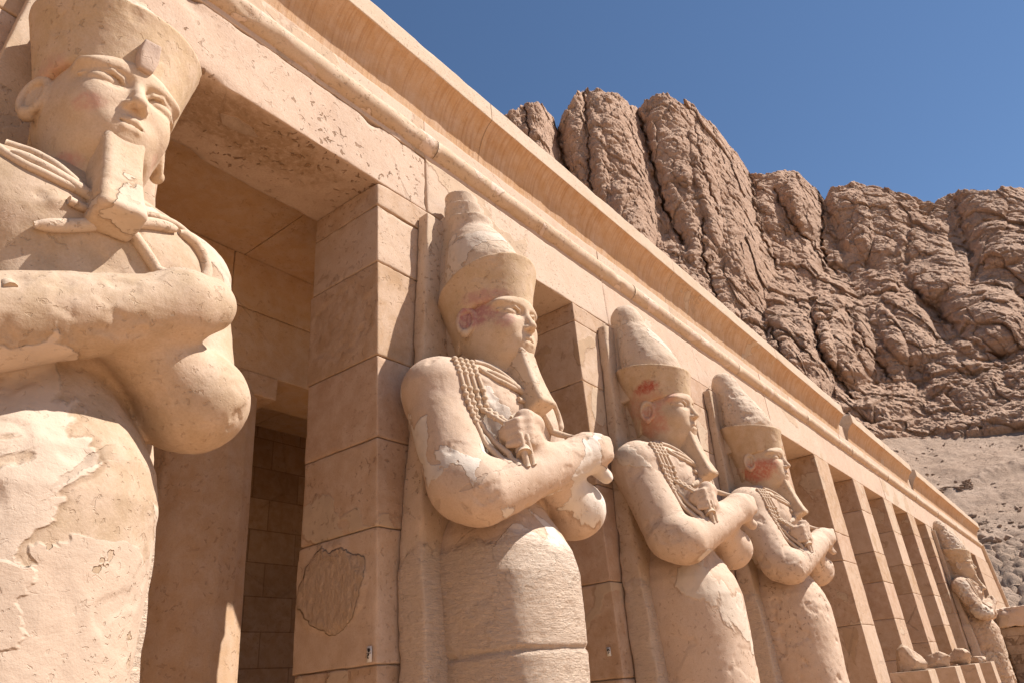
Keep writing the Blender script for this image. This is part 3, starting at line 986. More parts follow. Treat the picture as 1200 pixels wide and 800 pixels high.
def white_crown_volume(h, kind):
    v = Vol((-.45, -.85, 2.98), (.45, -.005, 4.32), h)
    ax = lambda z: -.425 + .215*min(1.0, max(0.0, (z - 3.2)/.85))
    if kind == 'whole':
        prof = [(3.05, .345), (3.25, .335), (3.42, .305), (3.58, .262), (3.74, .212), (3.88, .182), (3.98, .180), (4.05, .172)]
        k = .05
    elif kind == 'drum':
        prof = [(3.05, .345), (3.25, .330), (3.42, .298), (3.56, .245)]
        k = .05
    else:
        prof = [(3.05, .34), (3.22, .325), (3.34, .25)]
        k = .04
    for (z0, r0), (z1, r1) in zip(prof[:-1], prof[1:]):
        v.cap((0, ax(z0), z0), (0, ax(z1), z1), r0, r1, k)
    if kind == 'drum':
        def cyl(zlo, zhi, r, sq=0):
            def fn(x, y, z):
                d = np.sqrt(x**2 + (y - ax((zlo + zhi)/2))**2) - r
                c = np.maximum(zlo - z, z - zhi - .12*(y + .2))
                return np.maximum(d, c)
            v.add(fn, (-r, -.7, zlo), (r, 0, zhi + .05), .025)
        cyl(3.55, 3.88, .205)
        cyl(3.82, 4.05, .180)
        cyl(4.00, 4.19, .152)
    return v

def beard_volume(h, bulb=1.0):
    v = Vol((-.2, -1.15, 1.78), (.2, -.30, 2.52), h)
    def fn(x, y, z):
        t = (2.45 - z)/.53
        tc = np.clip(t, 0, 1.05)
        f = -.785 - .060*tc - .105*np.clip(tc, 0, 1)**1.7
        b = f + .27 - .075*tc
        w = .101 - .014*np.sin(np.clip(tc, 0, 1)*3.14) + .006*tc
        dx = np.abs(x) - w - 0*y; dy = np.maximum(f - y, y - b); dz = np.maximum(z - 2.482, (1.935 - .38*(y + .93)) - z)
        r = .034
        ax_, ay_, az_ = dx + r, dy + r, dz + r
        return np.minimum(np.maximum(ax_, np.maximum(ay_, az_)), 0) + np.sqrt(np.maximum(ax_, 0)**2 + np.maximum(ay_, 0)**2 + np.maximum(az_, 0)**2) - r
    v.add(fn, (-.14, -1.1, 1.82), (.14, -.38, 2.49), 0)
    return v

def weather(V, Q, seed, amp=1.0, chips=1.0, groove=None):
    N = normals(V, Q)
    s = seed*3.71
    d = .0045*amp*fbm(V*3.1 + s, 3, seed) + .0022*amp*fbm(V*14 + s, 3, seed + 11)
    if chips > 0:
        c = fbm(V*4.3 + s + 8, 4, seed + 23)
        d = d - .009*chips*sstep(.40, .75, c) - .006*chips*sstep(.42, .46, fbm(V*1.7 + s + 2, 4, seed + 31))
    if groove is not None:
        g = V[:, 2] - groove - .012*fbm(V*2.5 + s, 3, seed) 
        d = d - .022*np.exp(-(g/.016)**2)*(.5 + .8*np.clip(fbm(V*3 + 5, 2, seed) + .4, 0, 1))
    return V + N*d[:, None]

SHIFT = np.array((0, -.45, -EYE))              # statue space -> the Empty's space (base of the statue on the terrace)

def vol_part(name, vol, mat, parent, seed, amp=1.0, chips=1.0, groove=None):
    V, Q = vol.surf()
    V = weather(V, Q, seed, amp, chips, groove)
    return link(name, mesh_from(name, V - SHIFT, Q), mat, parent)

def relief_parts(vol, mats, parent, seed, bold=1.0, hand=True):
    flail, rods, cords = chest_lines()
    rnd = random.Random(seed)
    def lay(pts, sink):
        P = np.array(pts, float)
        t = np.linspace(0, 1, len(P)); tt = np.linspace(0, 1, 26)
        X = np.interp(tt, t, P[:, 0]); Z = np.interp(tt, t, P[:, 1])
        X = np.convolve(np.pad(X, 2, 'edge'), np.ones(5)/5, 'valid'); Z = np.convolve(np.pad(Z, 2, 'edge'), np.ones(5)/5, 'valid')
        out = []
        for x, z in zip(X, Z):
            y = vol.front(x, z)
            if y is not None:
                out.append((x, y - sink, z))
        out = np.array(out)
        if len(out) > 6:
            out[:, 1] = np.convolve(np.pad(out[:, 1], 3, 'edge'), np.ones(7)/7, 'valid')
        return out
    a = Acc()
    for si, strand in enumerate(flail):
        P = lay(strand, .008)
        n = len(P)
        rr = np.full(n, .0155)
        rr[int(n*.55):] = np.linspace(.0155, .026, n - int(n*.55))
        V, Q = tube(P, rr, 10)
        a.add(V, Q)
        # rows of beads: an upper and a middle group
        T = np.concatenate([[0], np.cumsum(np.linalg.norm(np.diff(P, axis=0), axis=1))])
        for lo_, hi_, m in ((.02, .15, 4), (.28, .56, 6)):
            for q in np.linspace(lo_, hi_, m):
                p = np.array([np.interp(q*T[-1], T, P[:, c]) for c in range(3)])
                p2 = np.array([np.interp(q*T[-1] + .006, T, P[:, c]) for c in range(3)])
                d = (p2 - p)/np.linalg.norm(p2 - p)
                V, Q = tube([p - d*.017, p - d*.012, p, p + d*.012, p + d*.017], [.014, .022, .0255, .022, .014], 10)
                a.add(V, Q)
    o = a.build('flail', mats, parent, off=SHIFT)
    a = Acc()
    for k, r in enumerate(rods[1:]):
        P = lay(r, .014)
        if len(P) > 3: a.add(*tube(P, .030*bold*np.minimum(1, .45 + np.minimum(np.arange(len(P)), np.arange(len(P))[::-1])*.2), 12))
    a.build('crook', mats, parent, off=SHIFT)
    a = Acc()
    P = lay(rods[0], .016)
    if len(P) > 3: a.add(*tube(P, .027*bold*np.minimum(1, .45 + np.minimum(np.arange(len(P)), np.arange(len(P))[::-1])*.2), 12))
    # the end of the staff sticking out under the left fist
    if hand: a.add(*tube([(-.37, -.90, 1.55), (-.410, -.945, 1.465), (-.414, -.952, 1.452)], [.048, .055, .056], 16))
    a.build('staff', mats, parent, off=SHIFT)
    a = Acc()
    for c in cords:
        P = lay(c, .008)
        if len(P) > 3: a.add(*tube(P, .020*bold, 10))
    a.build('cord', mats, parent, off=SHIFT)

def slab_part(mat, parent, seed, top=3.90, half_top=.36):
    zz = [-1.36, .9, 1.4, 2.0, 2.7, top]
    ww = [.70, .67, .60, .54, .46, half_top]
    def hook(W, n):
        z = W[:, 2]
        f = np.interp(z, zz, ww)/.5
        W = W.copy()
        W[:, 0] = W[:, 0]*f
        thick = np.interp(z, [0.6, 1.3, 2.2, top], [1.7, 1.3, .85, .75])
        W[:, 1] = W[:, 1]*thick
        return W
    a = Acc()
    V, Q = block((-.5, -.15, -1.36), (.5, -.002, top), .035, .022, .004, seed, rows=(.008, .02, .05), big=.05, hook=hook)
    a.add(V, Q)
    # the web between the neck and the slab
    V, Q = block((-.20, -.42, 2.15), (.20, -.01, 2.95), .04, .03, .004, seed + 3)
    a.add(V, Q)
    V, Q = block((-.27, -.40, 2.9), (.27, -.01, top + .06), .04, .05, .006, seed + 4, big=.05)
    f = np.interp(V[:, 2], [2.9, top], [1.05, .62])
    V[:, 0] *= f; V[:, 1] *= np.interp(V[:, 2], [2.9, top], [1.0, .60])
    a.add(V, Q)
    return a.build('back_slab', mat, parent, off=SHIFT)

_shared = {}
def make_statue(cx, label, mats, crown, seed, h_body, h_head, share=None, worn=1.0, uraeus=True, group='colossal statues along the portico', groove=None, crown_wear=1.6, relief=True, hand=True, tilt=.20, high=0.0, lift=0.0):
    root = empty('colossal_statue', (cx, -.45, lift))
    tag(root, label, 'statue', group)
    key = share
    if key and key in _shared:
        body, head, beard = _shared[key]['m']
        for nm, me in (('body', body), ('head', head), ('beard', beard)):
            me = me.copy(); me.materials.clear()
            link(nm, me, mats[nm], root)
        bv = _shared[key]['v']
    else:
        bv = body_volume(h_body, hand)
        b = vol_part('body', bv, mats['body'], root, seed, 1.0*worn, worn, groove)
        hd = vol_part('head', head_volume(h_head), mats['head'], root, seed + 1, .35*worn, .12*worn)
        bd = vol_part('beard', beard_volume(h_head), mats['beard'], root, seed + 2, .8*worn, .6*worn)
        if key:
            _shared[key] = {'m': (b.data, hd.data, bd.data), 'v': bv}
    vol_part('red_crown', red_crown_volume(h_head*1.15, tilt, high), mats['crown'], root, seed + 3, .8*worn, .45*worn)
    vol_part('white_crown', white_crown_volume(h_head*1.3, crown), mats['white'], root, seed + 4, crown_wear, .5*crown_wear)
    slab_part(mats['slab'], root, seed + 5)
    if relief:
        relief_parts(bv, mats['relief'], root, seed + 6, 1.0, hand)
    if uraeus:
        V, Q = block((-.046, -.022, -.085), (.046, .06, .085), .025, .014, .004, seed + 9)
        tap = np.interp(V[:, 2], [-.085, .0, .085], [.72, 1.05, .85])
        V = np.stack([V[:, 0]*tap, V[:, 1] + V[:, 2]*-.16, V[:, 2]], -1) + np.array((0, -.838, 2.905))
        a = Acc(); a.add(V, Q)
        a.build('uraeus', mats['uraeus'], root, off=SHIFT)
    # low base, its front just under the feet
    a = Acc()
    a.add(*block((-.62, -1.15, -EYE), (.62, -.01, -1.30), .15, .02, .004, seed + 12))
    a.build('base', mats['slab'], root, off=SHIFT)
    return root

RED = (.36, .095, .060)
PINK = (.47, .235, .185)
def smats(tagname, off, **kw):
    d = {}
    b = dict(kw.get('body', {}))
    d['body'] = stone(tagname + '_body_stone', kw.get('base', (.555, .412, .305)), kw.get('alt', (.50, .358, .255)), kw.get('patch', (.60, .485, .38)), off=off, **b)
    d['head'] = stone(tagname + '_face_stone', kw.get('face', (.54, .40, .275)), (.49, .35, .23), None, pit=.2, off=off + 2, spots=kw.get('spots', ()), crack=.2)
    d['beard'] = stone(tagname + '_beard_stone', (.53, .395, .275), (.47, .335, .22), (.56, .43, .32), 3, .6, pit=.35, off=off + 3, crack=0)
    d['crown'] = stone(tagname + '_red_crown_stone', kw.get('crown', (.50, .36, .225)), (.45, .31, .185), None, pit=.3, off=off + 5, spots=kw.get('cspots', ()), crack=.3)
    d['white'] = stone(tagname + '_white_crown_stone', (.56, .44, .335), (.51, .385, .28), (.60, .49, .39), 2.5, .58, pit=.5, off=off + 6, grain=.004, patch_step=.008)
    d['slab'] = stone(tagname + '_slab_stone', (.515, .385, .27), (.46, .33, .22), None, pit=.5, off=off + 7, rough_below=EYE + .95, rough_h=.012)
    d['relief'] = stone(tagname + '_relief_stone', (.55, .42, .305), (.51, .375, .26), None, pit=.3, off=off + 8, crack=.2)
    d['uraeus'] = stone(tagname + '_uraeus_stone', (.47, .345, .245), (.44, .33, .27), None, pit=.4, off=off + 9, crack=.2)
    return d

C1, C2, C3, C4, C8 = 1.04, 4.16, 7.16, 10.16, 28.16
Z = EYE
m1 = smats('near_statue', 41, body=dict(patch_scale=.95, patch_at=.60, pale_below=(EYE + .62, (.525, .395, .295)), pit=.22, pit_scale=30, crack=.8), base=(.445, .322, .213), alt=(.40, .285, .187), patch=(.55, .425, .325),
           spots=[((C1 - .17, -.74, 2.61 + Z), (.10, .10, .07), PINK, .55), ((C1 - .16, -.55, 2.37 + Z), (.10, .14, .06), PINK, .8), ((C1 + .2, -.70, 2.5 + Z), (.07, .1, .07), PINK, .4)],
           cspots=[((C1 - .27, -.5, 2.86 + Z), (.12, .2, .12), PINK, .45)])
make_statue(C1, 'huge damaged statue nearest the camera, flared crown cut by the top of the frame', m1, 'stub', 1, .0125, .0062, hand=False, lift=.06, high=.05)
m2 = smats('second_statue', 52, patch=(.64, .545, .455), body=dict(patch_scale=2.1, patch_at=.585, pit=.2, rough_below=EYE + .98, rough_h=.016),
           spots=[((C2 - .27, -.48, 2.74 + Z), (.17, .24, .15), (.36, .16, .15), .9), ((C2 - .16, -.70, 2.63 + Z), (.12, .14, .10), (.42, .19, .17), .6)],
           cspots=[((C2 - .24, -.58, 2.86 + Z), (.24, .26, .09), (.40, .20, .18), .65)])
make_statue(C2, 'statue with crossed arms whose white crown is broken off to a stepped drum', m2, 'drum', 2, .0125, .0066, uraeus=False, tilt=-.35, high=.10, groove=.27)
m3 = smats('third_statue', 63, body=dict(patch_scale=1.0, patch_at=.62, pit=.3),
           spots=[((C3 - .25, -.42, 2.60 + Z), (.18, .26, .24), (.47, .20, .13), .75), ((C3 - .2, -.62, 2.80 + Z), (.2, .2, .1), PINK, .6)],
           cspots=[((C3 - .34, -.50, 2.96 + Z), (.14, .20, .10), RED, 1.0), ((C3 - .28, -.40, 2.78 + Z), (.2, .4, .22), (.46, .22, .15), .6)])
make_statue(C3, 'statue with a bright red smear on its crown above the ear', m3, 'whole', 3, .016, .008, uraeus=False)
m4 = smats('fourth_statue', 74, body=dict(patch_scale=1.2, patch_at=.64, pit=.6, crack=.8),
           spots=[((C4 - .22, -.50, 2.58 + Z), (.2, .36, .19), (.45, .15, .095), .9)])
make_statue(C4, 'statue with a red painted cheek and ear, beside the row of empty pillars', m4, 'whole', 4, .016, .008, worn=1.7, uraeus=False, crown_wear=3.0)
m8 = smats('far_statue', 85, body=dict(pit=.8, crack=.8), base=(.48, .35, .24))
make_statue(C8, 'distant eroded statue standing alone at the far end of the pillar row', m8, 'whole', 8, .02, .012, worn=6, uraeus=False, crown_wear=9.0, hand=False)

# ------------------------------------------------------------------ the cliff, its scree and the rubble
CLIFF = rock('cliff_rock', (.57, .385, .274), (.52, .338, .234), (.445, .282, .196), 1.0, .25)
SCREE = rock('scree_stone', (.455, .328, .245), (.415, .292, .212), (.335, .23, .165), 1.6, .14)

def polar(b, e, R):
    """bearing and elevation in degrees from the forecourt, horizontal distance in metres"""
    b = np.radians(b); e = np.radians(e)
    return np.stack([R*np.sin(b), -3.6 + R*np.cos(b), EYE + R*np.tan(e)], -1)

top_b = [30, 40, 48, 53.0, 55.6, 57.0, 57.7, 59.3, 60.6, 61.15, 62.0, 63.6, 65.8, 67.6, 69.0, 69.4, 70.2, 72.7, 74.6, 76.2, 77.3, 77.9, 79.0, 80.6, 81.7, 82.6, 82.95, 83.6, 85.5, 87.2, 88.55, 90.2, 91.0, 92.4, 94, 95.6, 99, 106, 116]
top_e = [38, 41, 43, 43.6, 44.1, 44.2, 44.6, 44.5, 43.3, 42.4, 43.7, 44.7, 44.9, 44.2, 42.9, 42.5, 43.2, 42.9, 41.4, 39.4, 37.2, 35.5, 35.2, 35.0, 34.5, 33.0, 32.0, 32.6, 32.4, 31.4, 30.2, 29.0, 29.2, 29.2, 28.2, 27.6, 26, 22, 14]
foot_b = [30, 60, 70, 76, 81.9, 84, 86, 90, 94, 100, 116]
foot_e = [12, 15.5, 16, 15.6, 14.6, 14.0, 13.8, 13.2, 12.6, 11.5, 8]

# rounded bosses: bearing, elevation, half widths, metres towards us
BOSS = [(57.3, 40.5, 2.0, 6.0, 6), (59.0, 41.0, 1.7, 5.0, 9), (63.4, 40.0, 2.2, 5.5, 9), (66.5, 38.5, 2.9, 8.0, 15), (67.4, 32.0, 3.5, 7.0, 9), (72.2, 37.0, 2.9, 7.5, 17), (75.3, 35.0, 2.3, 7.0, 12),
        (72.5, 29.0, 4.5, 6.0, 10), (77.0, 30.0, 2.4, 6.0, 8), (79.6, 32.5, 1.9, 3.0, 8), (81.4, 32.0, 1.5, 2.6, 13), (80.0, 27.6, 1.8, 3.0, 6), (84.2, 30.5, 1.7, 3.2, 10), (86.6, 28.5, 2.6, 3.4, 10),
        (84.0, 26.0, 3.0, 3.4, 8), (88.6, 25.3, 2.3, 3.0, 14), (93.2, 26.6, 2.5, 3.2, 15), (98, 24, 3.2, 4, 14), (96.4, 22.4, 2.4, 2.6, 10),
        (78.0, 22.6, 2.4, 5.0, 20), (81.2, 22.6, 2.0, 4.2, 17), (83.4, 21.0, 1.7, 3.6, 13), (85.4, 21.6, 1.8, 3.0, 13), (90.2, 20.6, 2.6, 2.9, 17), (95.0, 19.4, 2.6, 3.0, 13), (87.6, 17.6, 2.4, 2.6, 9),
        (92.6, 16.5, 2.6, 2.2, 8), (75.4, 21.0, 2.4, 5.0, 12), (83.0, 16.6, 2.0, 1.8, 8), (50, 38, 4, 7, 14), (44, 34, 5, 8, 14)]
# clefts: points (bearing, elevation), half width in degrees, metres deep
CLEFT = [([(57.9, 44.4), (58.0, 42.0), (58.9, 40.0)], .16, 9), ([(61.0, 43.5), (60.9, 41.0), (61.6, 38.5), (62.2, 36)], .28, 14), ([(64.3, 45), (64.0, 41.5), (63.3, 38), (64.4, 34)], .16, 9),
         ([(69.2, 43.5), (69.5, 40.2), (69.7, 37.2), (69.8, 34.6), (70.8, 32)], .20, 15), ([(72.9, 33.5), (72.2, 30.5), (72.4, 27.5), (72.8, 24)], .16, 8), ([(74.3, 40.5), (74.0, 37), (74.4, 33.5)], .14, 6),
         ([(77.9, 35.8), (77.2, 32), (77.8, 28)], .2, 8), ([(82.8, 33.4), (82.5, 31.2), (81.6, 29.2), (81.6, 27.4)], .18, 12), ([(79.4, 33.6), (80.0, 31.0), (81.2, 28.6), (82.0, 26.6)], .16, 7),
         ([(88.0, 28.0), (86.6, 25.0), (87.0, 22.6), (88.4, 20.6)], .35, 8), ([(91.5, 28.6), (91.0, 25), (90.4, 23.2)], .25, 8), ([(79.4, 24.6), (79.1, 21.0), (80.4, 17.5)], .15, 10), ([(76.1, 24.0), (76.7, 20.0), (77.8, 16.5)], .15, 9),
         ([(81.9, 24), (82.4, 21), (83.3, 18.2)], .13, 7), ([(87.4, 22.4), (88.6, 19.6), (90.4, 17.6)], .2, 6), ([(92.6, 21.6), (93.6, 18.6)], .2, 6), ([(84.6, 24.6), (86.8, 23.4)], .2, 5)]

def cliff_radius(B, E, t):
    """distance of the rock face for bearing, elevation; t = 0 at the foot, 1 at the rim"""
    R = 106 + 1.95*(np.clip(B, 40, 79.5) - 56) + 12*sstep(78, 84, B) + .7*(np.clip(B, 83, 100) - 83)
    tanE = np.tan(np.radians(E))
    R = R + (78 - 8*sstep(76, 82, B))*t**.95
    # ledges: the wall steps back at the head of the lower buttresses and at the strata near the foot
    R = R + 14*sstep(23.5, 26.6, E - .35*np.sin(B*.9))*sstep(74, 79, B) + 5*sstep(16.8, 17.6, E - .25*np.sin(B*1.7))*sstep(80, 83, B) + 2.5*sstep(15.3, 15.7, E + .03*(B - 84))
    for (b0, e0, rb, re, d) in BOSS:
        q = ((B - b0)/rb)**2 + ((E - e0)/re)**2
        R = R - d*np.clip(1 - q, 0, 1)**.75*.60
    for pts, w, d in CLEFT:
        best = np.full(B.shape, 99.0)
        wob = .10*np.sin(E*5.1 + B) + .05*np.sin(E*13.0)
        for (b0, e0), (b1, e1) in zip(pts[:-1], pts[1:]):
            db, de = b1 - b0, e1 - e0
            q = np.clip(((B - b0)*db + (E - e0)*de)/(db*db + de*de), 0, 1)
            best = np.minimum(best, np.hypot(B + wob - b0 - q*db, E - e0 - q*de))
        R = R + d*.36*np.exp(-(best/(w*.62))**2) + d*.26*np.exp(-(best/(w*3.5))**2)
    return R

def build_cliff():
    nb, ne, nt = 980, 620, 26
    B1 = np.concatenate([np.linspace(30, 54, 110, endpoint=False), np.linspace(54, 98, nb, endpoint=False), np.linspace(98, 116, 70)])
    t1 = np.linspace(-.06, 1, ne)
    B, t = np.meshgrid(B1, t1, indexing='ij')
    e0 = np.interp(B, foot_b, foot_e)
    e1 = np.interp(B, top_b, top_e)
    k = np.ones(5)/5
    E = e0 + (e1 - e0)*t
    tc = np.clip(t, 0, 1)
    R = cliff_radius(B.ravel(), E.ravel(), tc.ravel())
    P = polar(B.ravel(), E.ravel(), R)
    # rock structure, in metres
    W = P + 2.2*np.stack([fbm(P/24 + 3, 2, 1), fbm(P/24 + 7, 2, 2), fbm(P/24 + 11, 2, 3)], -1)
    low = sstep(.62, .10, tc.ravel())
    D = np.zeros(len(P))
    # broken faces at several sizes, taller than wide
    v, e = facets(W*np.array([1, 1, .55])/11.0, 5, .9)
    D += 1.15*v - .7*np.exp(-e/.05)
    v, e = facets(W*np.array([1, 1, .75])/4.8 + 3, 8, 1.0)
    D += .55*v - .3*np.exp(-e/.06)
    v, e = facets(W/2.3 + 9, 9, 1.1)
    D += .27*v - .12*np.exp(-e/.08)
    v, e = facets(W*np.array([1, 1, 1.3])/1.15 + 5, 10, 1.1)
    D += .13*v
    D += 1.5*fbm(W/17, 4, 12) + .25*fbm(W/3.2, 6, 18, .60) + .13*ridged(W/np.array([2.6, 2.6, 3.4]), 4, 19, .62)
    # bedding: ledges that stand out a little, strongest low down
    zz = P[:, 2] + 1.3*fbm(P/30, 2, 20)
    for per, am in ((6.2, .75), (2.7, .40), (1.3, .18)):
        ph = zz/per
        fr = ph - np.floor(ph)
        st = _h(np.floor(ph).astype(np.int64), np.zeros(len(P), np.int64), np.zeros(len(P), np.int64), 3) % 1000/1000.0
        D += am*(.35 + .9*low)*(st*sstep(0, .12, fr)*(1 - fr)**.7 - .3)
    D += low*.8*ridged(np.stack([P[:, 0]/2.2, P[:, 1]/2.2, P[:, 2]/9], -1), 3, 25)
    D *= sstep(-.06, .02, t.ravel())*.9 + .1
    br = np.radians(B.ravel())
    e_ = np.radians(E.ravel())*.35
    out = np.stack([-np.sin(br)*np.cos(e_), -np.cos(br)*np.cos(e_), np.sin(e_)], -1)
    P = P + out*D[:, None]
    G = P.reshape(len(B1), ne, 3)
    # beyond the rim: a rounded shoulder and the plateau behind
    rim = G[:, -1]
    back = []
    rr = np.stack([np.sin(np.radians(B1)), np.cos(np.radians(B1)), np.zeros(len(B1))], -1)
    for j in range(1, nt + 1):
        q = (j/nt)**1.6*160
        p = rim + rr*q
        p[:, 2] += 1.2*np.sin(min(1, q/6)*1.57)*0 - 0.02*q + .9*fbm(p/7, 3, 30) - .9*fbm(rim/7, 3, 30)
        p[:, 2] -= .10*q*sstep(0, 1, np.full(len(B1), min(1, q/10)))
        back.append(p)
    G = np.concatenate([G, np.stack(back, 1)], 1)
    n0, n1 = G.shape[:2]
    idx = np.arange(n0*n1).reshape(n0, n1)
    Q = np.stack([idx[:-1, :-1], idx[:-1, 1:], idx[1:, 1:], idx[1:, :-1]], -1).reshape(-1, 4)[:, ::-1]
    o = link('cliff', mesh_from('cliff', G.reshape(-1, 3), Q), CLIFF)
    tag(o, kind='structure')

def scree_R(b, e):
    ef = np.interp(b, foot_b, foot_e)
    q = np.clip((e - 1.0)/(ef - 1.0), 0, 1)
    Rf = cliff_radius(b, ef, np.zeros_like(b)) + 3
    return 62 + (Rf - 62)*q**1.15

def build_scree():
    B1 = np.linspace(60, 118, 560); e1 = np.linspace(0, 1, 300)
    B, q = np.meshgrid(B1, e1, indexing='ij')
    ef = np.interp(B, foot_b, foot_e) + .5
    E = -1.2 + (ef + 1.2)*q
    R = scree_R(B.ravel(), E.ravel())
    P = polar(B.ravel(), E.ravel(), R)
    D = .5*fbm(P/6, 5, 41) + .42*ridged(P/2.2, 5, 43, .62) + .9*fbm(P/22, 3, 46)
    # low benches of outcrop crossing the slope
    be = E.ravel() - .25*np.sin(B.ravel()*.8)
    for ec, h, bb in ((12.2, 1.0, 92), (10.2, 1.2, 87.5), (8.9, .7, 90)):
        m = np.exp(-((B.ravel() - bb)/3.2)**2)
        D += h*m*(sstep(ec - .12, ec, be) - sstep(ec, ec + .9, be))*(1 + .7*gnoise(P/1.1, 48))
    low = sstep(7.6, 5.5, E.ravel())
    d1, d2 = worley(P/1.5, 51)
    D += low*(.9*(1 - np.exp(-(d2 - d1)/.15)) - .8*d1)
    P[:, 2] += D
    idx = np.arange(B.size).reshape(B.shape)
    Q = np.stack([idx[:-1, :-1], idx[:-1, 1:], idx[1:, 1:], idx[1:, :-1]], -1).reshape(-1, 4)[:, ::-1]
    tag(link('scree_slope', mesh_from('scree_slope', P, Q), SCREE), kind='structure')

def boulder_mesh(seed, flat=.8, n=26):
    u = np.linspace(0, np.pi, n); w = np.linspace(0, 2*np.pi, 2*n, endpoint=False)
    uu, ww = np.meshgrid(u, w, indexing='ij')
    D = np.stack([np.sin(uu)*np.cos(ww), np.sin(uu)*np.sin(ww), np.cos(uu)], -1).reshape(-1, 3)
    rnd = np.random.RandomState(seed)
    r = np.full(len(D), 1.15)
    for k in range(14):
        nrm = rnd.normal(size=3); nrm /= np.linalg.norm(nrm)
        c = D @ nrm
        h = rnd.uniform(.52, .92)
        r = np.minimum(r, np.where(c > .05, h/np.maximum(c, .05), 9))
    P = D*r[:, None]
    P = P + D*(.05*fbm(P*2.2 + seed, 3, seed) + .05*fbm(P*6 + seed, 3, seed + 1))[:, None]
    P[:, 2] *= flat
    idx = np.arange(n*2*n).reshape(n, 2*n); nx = np.roll(idx, -1, 1)
    Q = np.stack([idx[:-1], idx[1:], nx[1:], nx[:-1]], -1).reshape(-1, 4)
    return mesh_from('boulder', P, Q, True, 40)

build_cliff()
build_scree()

# loose stones lying all over the slope: too many to count
rs = np.random.RandomState(4)
N = 3600
b_ = rs.uniform(70, 99, N)
e_ = rs.uniform(.6, 1, N)**.8*0 + rs.uniform(2.0, 1, N)*0 + rs.uniform(0, 1, N)
ef_ = np.interp(b_, foot_b, foot_e)
E_ = 2.0 + (ef_ - 2.2)*e_
PS = polar(b_, E_, scree_R(b_, E_))
base = boulder_mesh(55, .75, 7)
bv_ = np.zeros(len(base.vertices)*3, np.float32); base.vertices.foreach_get('co', bv_); bv_ = bv_.reshape(-1, 3)
bq_ = np.array([list(p.vertices) for p in base.polygons])
bpy.data.meshes.remove(base)
size = np.clip(rs.lognormal(-1.95, .55, N), .06, .6)
size *= np.where(E_ < 8.5, 1.25, .9)
ang = rs.uniform(0, 6.28, N)
sx = rs.uniform(.7, 1.4, (N, 3))*size[:, None]
ca, sa = np.cos(ang), np.sin(ang)
X = bv_[None, :, :]*sx[:, None, :]
VX = np.stack([X[..., 0]*ca[:, None] - X[..., 1]*sa[:, None], X[..., 0]*sa[:, None] + X[..., 1]*ca[:, None], X[..., 2]], -1) + (PS + np.stack([0*size, 0*size, .15*size], -1))[:, None, :]
QX = (bq_[None] + (np.arange(N)*len(bv_))[:, None, None]).reshape(-1, 4)
tag(link('scree_stones', mesh_from('scree_stones', VX.reshape(-1, 3), QX), SCREE), kind='stuff')

# ------------------------------------------------------------------ plinths, fragments, rubble, small markers
for k in range(4):
    x = 16.33 + 3*k
    a = Acc()
    a.add(*block((x, -.70, 0), (x + .72, -.012, 1.02), .12, .012, .003, 900 + k))
    a.add(*block((x + .004, -.692, 1.028), (x + .716, -.012, -.12 + EYE), .12, .012, .003, 910 + k))
    o = a.build('plinth', M['plinth'], None, off=(x + .36, -.36, 0))
    o.location = (x + .36, -.36, 0)
    tag(o, ['square-cut block plinth carrying a lumpy two-piece fragment, first of its row', 'square-cut block plinth carrying a small rounded fragment', 'square-cut block plinth carrying a long flat-topped fragment',
            'square-cut block plinth carrying a low wedge fragment beside the far statue'][k], 'plinth', 'rebuilt plinths before the pillars')
frag = [(.24, .29, .23, 1), (.22, .26, .22, 2), (.31, .34, .22, 3), (.30, .22, .13, 4)]
flab = ['lumpy knobbly stone fragment on the first plinth of the row', 'small rounded stone fragment on its plinth', 'long flat-topped stone fragment with a broken edge', 'low wedge of stone on the last plinth']
for k, (rx, ry, rz, sd) in enumerate(frag):
    x = 16.33 + 3*k
    me = boulder_mesh(sd*5 + 1, 1.0)
    V = np.zeros(len(me.vertices)*3, np.float32); me.vertices.foreach_get('co', V); V = V.reshape(-1, 3)
    V = V*np.array((rx, ry, rz))
    if sd == 1:
        V[:, 2] += .14*np.exp(-((V[:, 1] - .05)/.14)**2)*(V[:, 2] > 0)
    V[:, 2] = np.maximum(V[:, 2], -rz*.62); V[:, 2] += rz*.62
    me.vertices.foreach_set('co', V.astype(np.float32).ravel()); me.update()
    o = link('stone_fragment', me, M['fragment'])
    o.location = (x + .36, -.36, EYE - .121)
    tag(o, flab[k], 'stone fragment', 'fragments on the plinths')

# a broken wall standing beyond the far statue: coursed stub with an overhanging capstone
bw = empty('broken_wall', (38.0, -.7, 0))
tag(bw, 'broken masonry stub with an overhanging capstone at the right edge of the frame', 'broken wall')
a = Acc()
a.add(*block((37.2, -1.15, 0), (38.7, -.03, 1.02 + EYE - .02), .10, .08, .03, 950, big=.25))
a.build('masonry', M['masonry'], bw, off=(38.0, -.7, 0))
a = Acc()
a.add(*block((37.0, -2.9, 1.02 + EYE), (38.8, -.03, 1.74 + EYE), .07, .12, .04, 955, big=.40))
a.build('capstone', M['arch_b'], bw, off=(38.0, -.7, 0))

